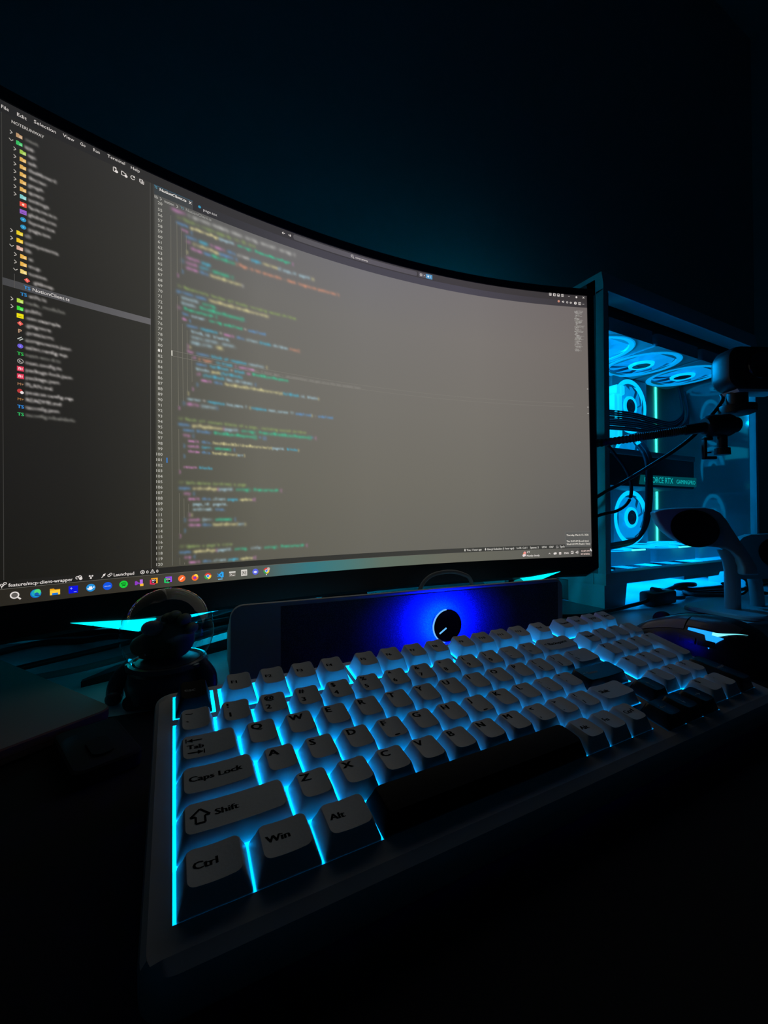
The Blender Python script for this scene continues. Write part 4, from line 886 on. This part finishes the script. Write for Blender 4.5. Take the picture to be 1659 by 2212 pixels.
f = MB(); f.box(30, 31, 489, PW-24, 178, 528, 1)
f.build('radiator', 'radiator', PC)
f = MB(); f.box(30, PART-7, 150, 255, PART-.5, 470); f.build('motherboard', 'mobo', PC, 0)
for x in (221, 237):
    f = MB(); f.box(x, 128, 306, x+9.5, PART-8, 412, 1); rm_ = f.build('memory_stick', 'ram_glow', PC)
    f = MB(); f.box(x-1, 122, 404, x+10.5, PART-20, 424, 2.5); f.build('heat_spreader', 'ram_glow', rm_)
f = MB(); f.lathe([(0, -34), (27, -34), (30, -31), (31, 0), (0, 0)], (105, PART-7, 440), 'y', 36); pu = f.build('added_pump_head', 'black_plastic', PC)
f = MB(); f.lathe([(0, -34.6), (25, -34.6), (25, -34)], (105, PART-7, 440), 'y', 36); f.build('added_pump_light', 'added_pump_glow', pu)  # unseen pump and its light added to brighten the chamber and desk
# graphics card
f = MB(); f.box(30, 66, 203, 400, 156, 272, 4); gp = f.build('graphics_card', 'gpu_black', PC)
f = MB(); f.box(34, 64, 263, 398, 154, 274, 1); f.build('backplate', 'fan_frame', gp)
f = MB(); f.prism([(199, 208.5), (401, 208.5), (401, 228), (204, 227)], 'y', 63.5, 66.2); f.build('name_strip', 'gpu_strip', gp, 0)
for s_, x0, x1, z, h in (('GEFORCE RTX', 211, 311, 211.5, 17), ('GAMINGPRO', 323, 396, 212.5, 12)):
    w = text_geo(s_, h)[2]; V, T, _ = text_geo(s_, h, sx=(x1-x0)/w); f = MB(); f.add([(x0+a, 63.1, z+b+1) for a, b in V], T); f.build('lettering', 'gpu_text', gp, 0)
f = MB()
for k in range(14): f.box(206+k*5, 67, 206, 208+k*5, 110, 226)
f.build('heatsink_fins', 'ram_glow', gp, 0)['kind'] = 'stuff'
# braided cables
def bundle(pts, n, gap, r, nm, d=(0, 0, 1)):
    f = MB()
    for k in range(n):
        o_ = (k-(n-1)/2)*gap; f.tube([(p[0]-607+d[0]*o_, p[1]-190+d[1]*o_+.8*math.sin(k*2.1), p[2]+d[2]*o_) for p in pts], r, 6, 5)
    f.build(nm, 'sleeve', PC, 1.2)['kind'] = 'stuff'
bundle([(640, 335, 360), (760, 322, 357), (881, 318, 362), (967, 318, 358), (1040, 318, 358), (1090, 320, 384), (1105, 330, 425), (1108, 340, 478)], 5, 4.4, 2.2, 'braided_cables')
bundle([(640, 330, 332), (760, 312, 334), (889, 306, 338), (994, 306, 336), (1060, 306, 350), (1098, 312, 384), (1110, 325, 440)], 5, 4.4, 2.2, 'braided_cables')
bundle([(640, 225, 93), (704, 225, 97), (745, 225, 104), (770, 225, 124), (784, 226, 160), (791, 228, 202), (795, 232, 255), (800, 250, 285)], 5, 4.4, 2.6, 'power_cable', (.9, 0, .45))
f = MB(); f.box(PW-8, PART-3, 60, PW-6, PART-1, 492); f.build('light_strip', 'strip_glow', PC, 0)
for x0, x1 in ((100, 136), (245, 285), (330, 356)):
    f = MB(); f.box(x0, 18, 86, x1, 21, 88.5, .4); f.build('light_strip', 'strip_glow', PC, 0)
f = MB(); f.box(PW-5, 14, 56, PW-1, PART-1, 496); f.build('end_glass', 'glass_mirror', PC, 0, label='dark mirror-like glass end panel')
f = MB(); f.box(13, 1, 55, PW-11, 4, 506); f.build('front_glass', 'glass_front', PC, 0, label='clear glass front panel')
for x0, x1, z0 in ((0, 58, 0), (228, 356, 29), (PW-58, PW, 0)):
    f = MB(); f.prism([(x0, z0), (x1-(6 if z0 == 0 else 5), z0), (x1, 36.5), (x0, 36.5)], 'y', 3, 70); f.build('foot', 'case_white', PC, 0)
    if z0 == 0: f = MB(); f.prism([(x0, z0), (x1-6, z0), (x1, 36.5), (x0, 36.5)], 'y', 220, 287); f.build('foot', 'case_white', PC, 0)

# ------------------------------------------------------------------ webcam on a gooseneck
t = thing('gooseneck_mount', 'black ribbed gooseneck arm with a ball head and clip, reaching out beside the monitor', 'camera mount', (560, 330, 0))
def sh(pts, o): return [(p[0]-o[0], p[1]-o[1], p[2]-o[2]) for p in pts]
o3 = (560, 330, 0)
gp_ = sh([(560, 330, 42), (560, 322, 150), (566, 290, 235), (580, 225, 257), (594, 142, 260), (609, 112, 262), (628, 86, 265), (640, 76, 267)], o3)
f = MB(); f.tube(gp_, lambda u: 5.6+.45*math.cos(u*2*math.pi*96), 12, 70); f.build('flexible_arm', 'black_rubber', t, 1.0)
f = MB(); f.tube(sh([(628, 86, 265), (646, 70, 268)], o3), 7.2, 14, 3); f.build('sleeve', 'black_plastic', t)
f = MB(); f.box(-18, -22, 0, 18, 22, 8, 2); f.box(-16, 6, 8, 16, 18, 40, 2); f.box(-8, -8, 36, 8, 14, 46, 3); f.build('desk_clamp', 'black_plastic', t)
jc = Vector((666, 60, 270)); ax = Vector((1, -.53, .05)).normalized()
M = Matrix.Translation(jc-Vector(o3)) @ ax.to_track_quat('X', 'Z').to_matrix().to_4x4()
f = MB(); f.lathe([(0, -24), (11, -24), (14.5, -20), (15.5, -14), (15.5, 8), (13, 13), (11, 15), (10.5, 20), (0, 22)], axis='x', n=20).xf(M); f.build('ball_head', 'black_plastic', t)
f = MB(); f.lathe([(0, -16), (6, -15), (6, -30), (9, -31), (9.5, -40), (0, -41)], n=14).xf(Matrix.Translation(jc-Vector(o3)+Vector((1, 0, 0)))); f.build('lock_screw', 'black_plastic', t)
f = MB(); f.box(-14, -3, -46, 3, 3, -42, .8); f.box(-14, -3, -46, -10, 3, -18, .8); f.box(-14, -3, -20, -2, 3, -16, .8); f.box(-9, -2, -38, -4, 2, -36)
f.xf(Matrix.Translation(jc-Vector(o3)+Vector((-9, 6, 0))) @ Matrix.Rotation(-.49, 4, 'Z')); f.build('cold_shoe_clip', 'black_plastic', t)
t = thing('webcam', 'black rounded webcam held up on the gooseneck arm', 'webcam', (698, 43, 300), (0, 0, math.radians(-24)))
f = MB(); f.lathe([(0, -10), (16, -10), (21, -8), (21.5, -2), (21, 2), (16, 3), (12, 4), (12, 20), (0, 20)], (-10, 6, -4), n=28); f.build('tripod_knob', 'black_plastic', t)
def wb(h, v, y, r, dx=0, dz=0): return [(x, y, z) for x, z in rrect(h, v, r, 7, 12+dx, 46+dz)]
f = MB(); f.loft([wb(45, 25, -12, 14), wb(48, 28, -10, 17), wb(49, 29, -6, 18), wb(49, 29, 14, 18), wb(46, 26, 20, 17), wb(40, 20, 23, 14)]); f.build('body', 'black_plastic', t, .7)
f = MB(); f.loft([wb(42, 22, -12.4, 12), wb(44.5, 24.5, -12.2, 14), wb(44.5, 24.5, -11, 14)]); f.build('face', 'black_gloss', t, .5)
f = MB(); f.lathe([(0, -13), (11, -13), (14, -14.5), (17.5, -15), (18.5, -13.5), (18.5, -12)], (6, 0, 48), 'y', 36); f.build('lens', 'black_gloss', t)
f = MB(); f.prism([(-20, 14), (40, 14), (48, 24), (-28, 24)], 'y', -8, 16); f.build('hinge_base', 'speaker_body', t)

# ------------------------------------------------------------------ charging stand
t = thing('charging_stand', 'white wireless charging stand with black round pads before the computer', 'charger', (752, 84, 0))
o3 = (752, 84, 0)
f = MB(); f.loft([[(x, y, z) for x, y in rrect(68-i, 50-i, 24, 6, 22, 4)] for i, z in ((2, 0), (0, 1.2), (0, 5), (1.5, 7))]); f.build('base', 'stand_white', t, .6)
# two frames of the stand: right (towards the picture's right) and up, built on a plane turned to the user
ux = Vector((.889, -.457, 0)); uy = Vector((-.457, -.889, 0)); uz = Vector((0, 0, 1))
def frame(u, d, z): p = ux*u+uy*d+uz*z; return (p.x, p.y, p.z)
f = MB(); rings = []
for u, d, z, w, dp in ((-2, 0, 6, 10.5, 9), (-2, 0, 40, 10.5, 9), (-3, 1, 62, 11, 8), (-7, 3, 80, 12, 7.5), (-16, 8, 96, 15, 6.5)):
    rings.append([frame(u+w*math.cos(a), d+dp*math.sin(a), z) for a in [2*math.pi*k/20 for k in range(20)]])
f.loft(rings); f.build('stem', 'stand_white', t, .8)
# swept head that leans back and carries the round pad
out = [(-130, 44), (-121, 48), (-112, 49.5), (-92, 51), (-70, 51.5), (-52, 51.5), (-40, 49), (-30, 43), (-23, 33), (-16, 17), (-8, 0), (1, -18), (8, -34), (9, -48), (-14, -48), (-12, -36), (-16, -24), (-24, -15), (-34, -9), (-54, -7), (-74, -5.5), (-92, -2), (-106, 5), (-118, 16), (-126, 29)]
f = MB(); f.prism([(u+8, v+108) for u, v in out], 'y', -7, 7)
f.v = [frame(x, -y+8-(z-108)*.22, z) for x, y, z in f.v]
bm = bmesh.new(); vs_ = [bm.verts.new(v) for v in f.v]
for q in f.f:
    try: bm.faces.new([vs_[i] for i in q])
    except ValueError: pass
bmesh.ops.recalc_face_normals(bm, faces=bm.faces[:]); bmesh.ops.dissolve_limit(bm, angle_limit=.02, verts=bm.verts[:], edges=bm.edges[:])
be = [e for e in bm.edges if len(e.link_faces) == 2 and e.calc_face_angle(0) > .9]
bmesh.ops.bevel(bm, geom=be, offset=3.2, segments=3, profile=.5, affect='EDGES', clamp_overlap=True)
f = MB(); f.bm(bm); f.build('swept_arm', 'stand_white', t, .7)
f = MB(); rings = []
for r, h in ((.2, 9.6), (34.5, 9.6), (36.5, 8.6), (36.5, 5)): rings.append([frame(-66+r*math.cos(a)*.98, 8+h-(r*.76*math.sin(a)+20)*.22, 128+r*.76*math.sin(a)) for a in [2*math.pi*k/48 for k in range(48)]])
f.loft(rings); f.build('charging_pad', 'puck_black', t, .6, label='black round charging pad')
f = MB(); f.prism([(14, 50), (13, 72), (16, 92), (23, 105), (33, 113), (46, 117), (92, 118), (92, 50)], 'y', -6, 6)
f.v = [frame(x, y-20-(z-84)*.2, z) for x, y, z in f.v]; f.build('rear_arm', 'stand_white', t, .5)
f = MB(); rings = []
for r, h in ((.2, 8.4), (28, 8.4), (30, 7.4), (30, 4)): rings.append([frame(82+r*math.cos(a), -20+h-(r*math.sin(a)+4)*.2, 88+r*.8*math.sin(a)) for a in [2*math.pi*k/36 for k in range(36)]])
f.loft(rings); f.build('charging_pad', 'puck_black', t, .6, label='black round charging pad')
f = MB(); f.tube([frame(50, -22, 56), frame(52, -20, 30), frame(52, -18, 6)], 9, 14, 4); f.build('rear_stem', 'stand_white', t)

# ------------------------------------------------------------------ cables
def cable(name, label, pts, r, m='cable_black', cat='cable', group=None, n=8, sub=8):
    o3 = pts[0]; o = MB().tube(sh(pts, o3), r, n, sub).build(name, m, None, 1.2); o.location = [c*S for c in o3]; return tag(o, label, cat, group)
cable('webcam_cable', 'thin black cable slanting down from the webcam towards the monitor', [(690, 70, 318), (684, 67, 307), (671, 78, 283), (655, 88, 261), (643, 106, 242), (629, 130, 223), (612, 161, 200), (590, 192, 177), (575, 240, 140), (565, 280, 60), (560, 305, 4)], 2.6)
cable('looped_cable', 'black cable hanging in a loop beside the right edge of the monitor', [(572, 262, 262), (586, 215, 266), (596, 186, 263), (613, 176, 241), (627, 169, 219), (635, 166, 194), (632, 168, 170), (616, 177, 155), (590, 196, 145), (572, 235, 110), (560, 262, 40), (555, 275, 3)], 2.5)
t = thing('switch_cable', 'black power cable with an inline rocker switch on the desk by the tower', 'cable', (714, 172, 2))
o3 = (714, 172, 2)
f = MB(); f.tube(sh([(470, 190, 4.5), (520, 166, 4.5), (567, 168, 4.5), (634, 174, 4.5), (672, 171, 8), (684, 171, 11)], o3), 3.0, 10, 8); f.tube(sh([(744, 170, 11), (760, 168, 7), (785, 170, 5), (813, 182, 5), (860, 172, 5), (900, 156, 5), (880, 138, 5), (835, 140, 9), (800, 158, 10), (812, 182, 11), (850, 190, 5), (905, 178, 5), (960, 160, 5), (1010, 168, 5)], o3), 3.2, 10, 8); f.build('cord', 'cable_black', t, 1.2)
f = MB(); f.box(-32, -13, -1, 32, 13, 21, 4); f.build('switch_body', 'black_plastic', t)
f = MB(); f.prism([(-11, 20), (11, 20), (9, 22), (0, 23), (-5, 26.5), (-10, 25)], 'y', -7, 7); f.build('rocker', 'black_gloss', t)
cable('coiled_cable', 'thick black cable coiled on the desk behind the charging stand', [(990, 190, 5), (930, 196, 5), (880, 200, 6), (850, 202, 10), (836, 206, 12), (850, 214, 14), (880, 214, 14), (895, 206, 14), (872, 198, 16), (840, 200, 18), (815, 206, 12), (800, 214, 6)], 4.2)
t = thing('folded_glasses', 'folded black eyeglasses on the desk behind the charging stand', 'glasses', (925, 128, 0), (0, 0, math.radians(-20)))
for s_ in (-1, 1):
    f = MB(); P = [(s_*27+22*math.cos(a), 3*math.cos(a)**2, 20+15*math.sin(a)) for a in [2*math.pi*k/20 for k in range(21)]]; f.tube(P, 2.0, 8, 2); f.build('rim', 'black_gloss', t)
    f = MB(); f.tube([(s_*50, 2, 26), (s_*52, 8, 24), (s_*20, 14+s_*2, 14), (-s_*40, 15+s_*2, 5), (-s_*52, 14+s_*2, 2)], 1.9, 8, 6); f.build('temple', 'black_gloss', t)
f = MB(); f.tube([(-7, 2, 25), (0, 1, 28), (7, 2, 25)], 1.8, 8, 4); f.build('bridge', 'black_gloss', t)
cl = [('grey cable crossing the desk just behind the left end of the speaker', [(-119, 245, 4), (-70, 258, 4), (0, 300, 4), (60, 338, 5), (110, 356, 4), (150, 366, 4)], 3.2, 'cable_grey'),
      ('black cable running from beneath the laptop towards the figurine', [(-141, 278, 4), (-108, 296, 4), (-66, 318, 4), (-18, 346, 4), (40, 386, 4)], 3.0, 'cable_black'),
      ('black cable crossing lower left under the monitor', [(-190, 330, 4), (-140, 372, 4), (-95, 362, 4), (-66, 334, 12), (-24, 316, 13), (30, 326, 13)], 3.6, 'cable_black'),
      ('grey flat cable tied in the bundle behind the speaker', [(20, 400, 5), (90, 430, 9), (150, 426, 12), (210, 440, 9), (300, 460, 5)], 4.2, 'cable_grey'),
      ('black cable looping over the bundle behind the speaker', [(30, 376, 5), (88, 396, 12), (140, 410, 22), (190, 398, 14), (250, 405, 5)], 4.0, 'cable_black'),
      ('grey cable poking up steeply behind the speaker', [(118, 352, 4), (128, 372, 14), (140, 398, 26), (160, 430, 18), (200, 455, 4)], 3.4, 'cable_grey'),
      ('thick black cable behind the figurine', [(-300, 440, 6), (-170, 410, 6), (-70, 378, 6), (0, 358, 6), (48, 366, 6), (100, 392, 6), (160, 428, 6)], 5.0, 'cable_black')]
for lb, p, r, m_ in cl: cable('desk_cable', lb, p, r, m_, group='cables behind the speaker')
cable('arched_cable', 'grey cable arching up above the middle of the speaker', [(270, 222, 4), (274, 214, 50), (286, 210, 70), (310, 207, 76), (336, 206, 72), (352, 206, 58), (358, 210, 4)], 2.6, 'cable_grey')
t = thing('card_reader', 'small dark slab lying on the desk mat left of the keyboard', 'card reader', (-42, 78, 2.1), (0, 0, math.radians(-70)))
f = MB(); f.loft([[(x, y, z) for x, y in rrect(30-i, 17-i, 5, 4)] for i, z in ((1, 0), (0, 1), (0, 8), (1.2, 9))]); f.build('body', 'mat_black', t)
f = MB(); f.loft([[(x, y, z) for x, y in rrect(12-i, 6-i, 5.4-i, 5, 8, 0)] for i, z in ((0, 8.5), (.4, 10.2))]); f.build('button', 'mat_black', t)
if _fo.name in COL.objects: COL.objects.unlink(_fo)
bpy.data.objects.remove(_fo)
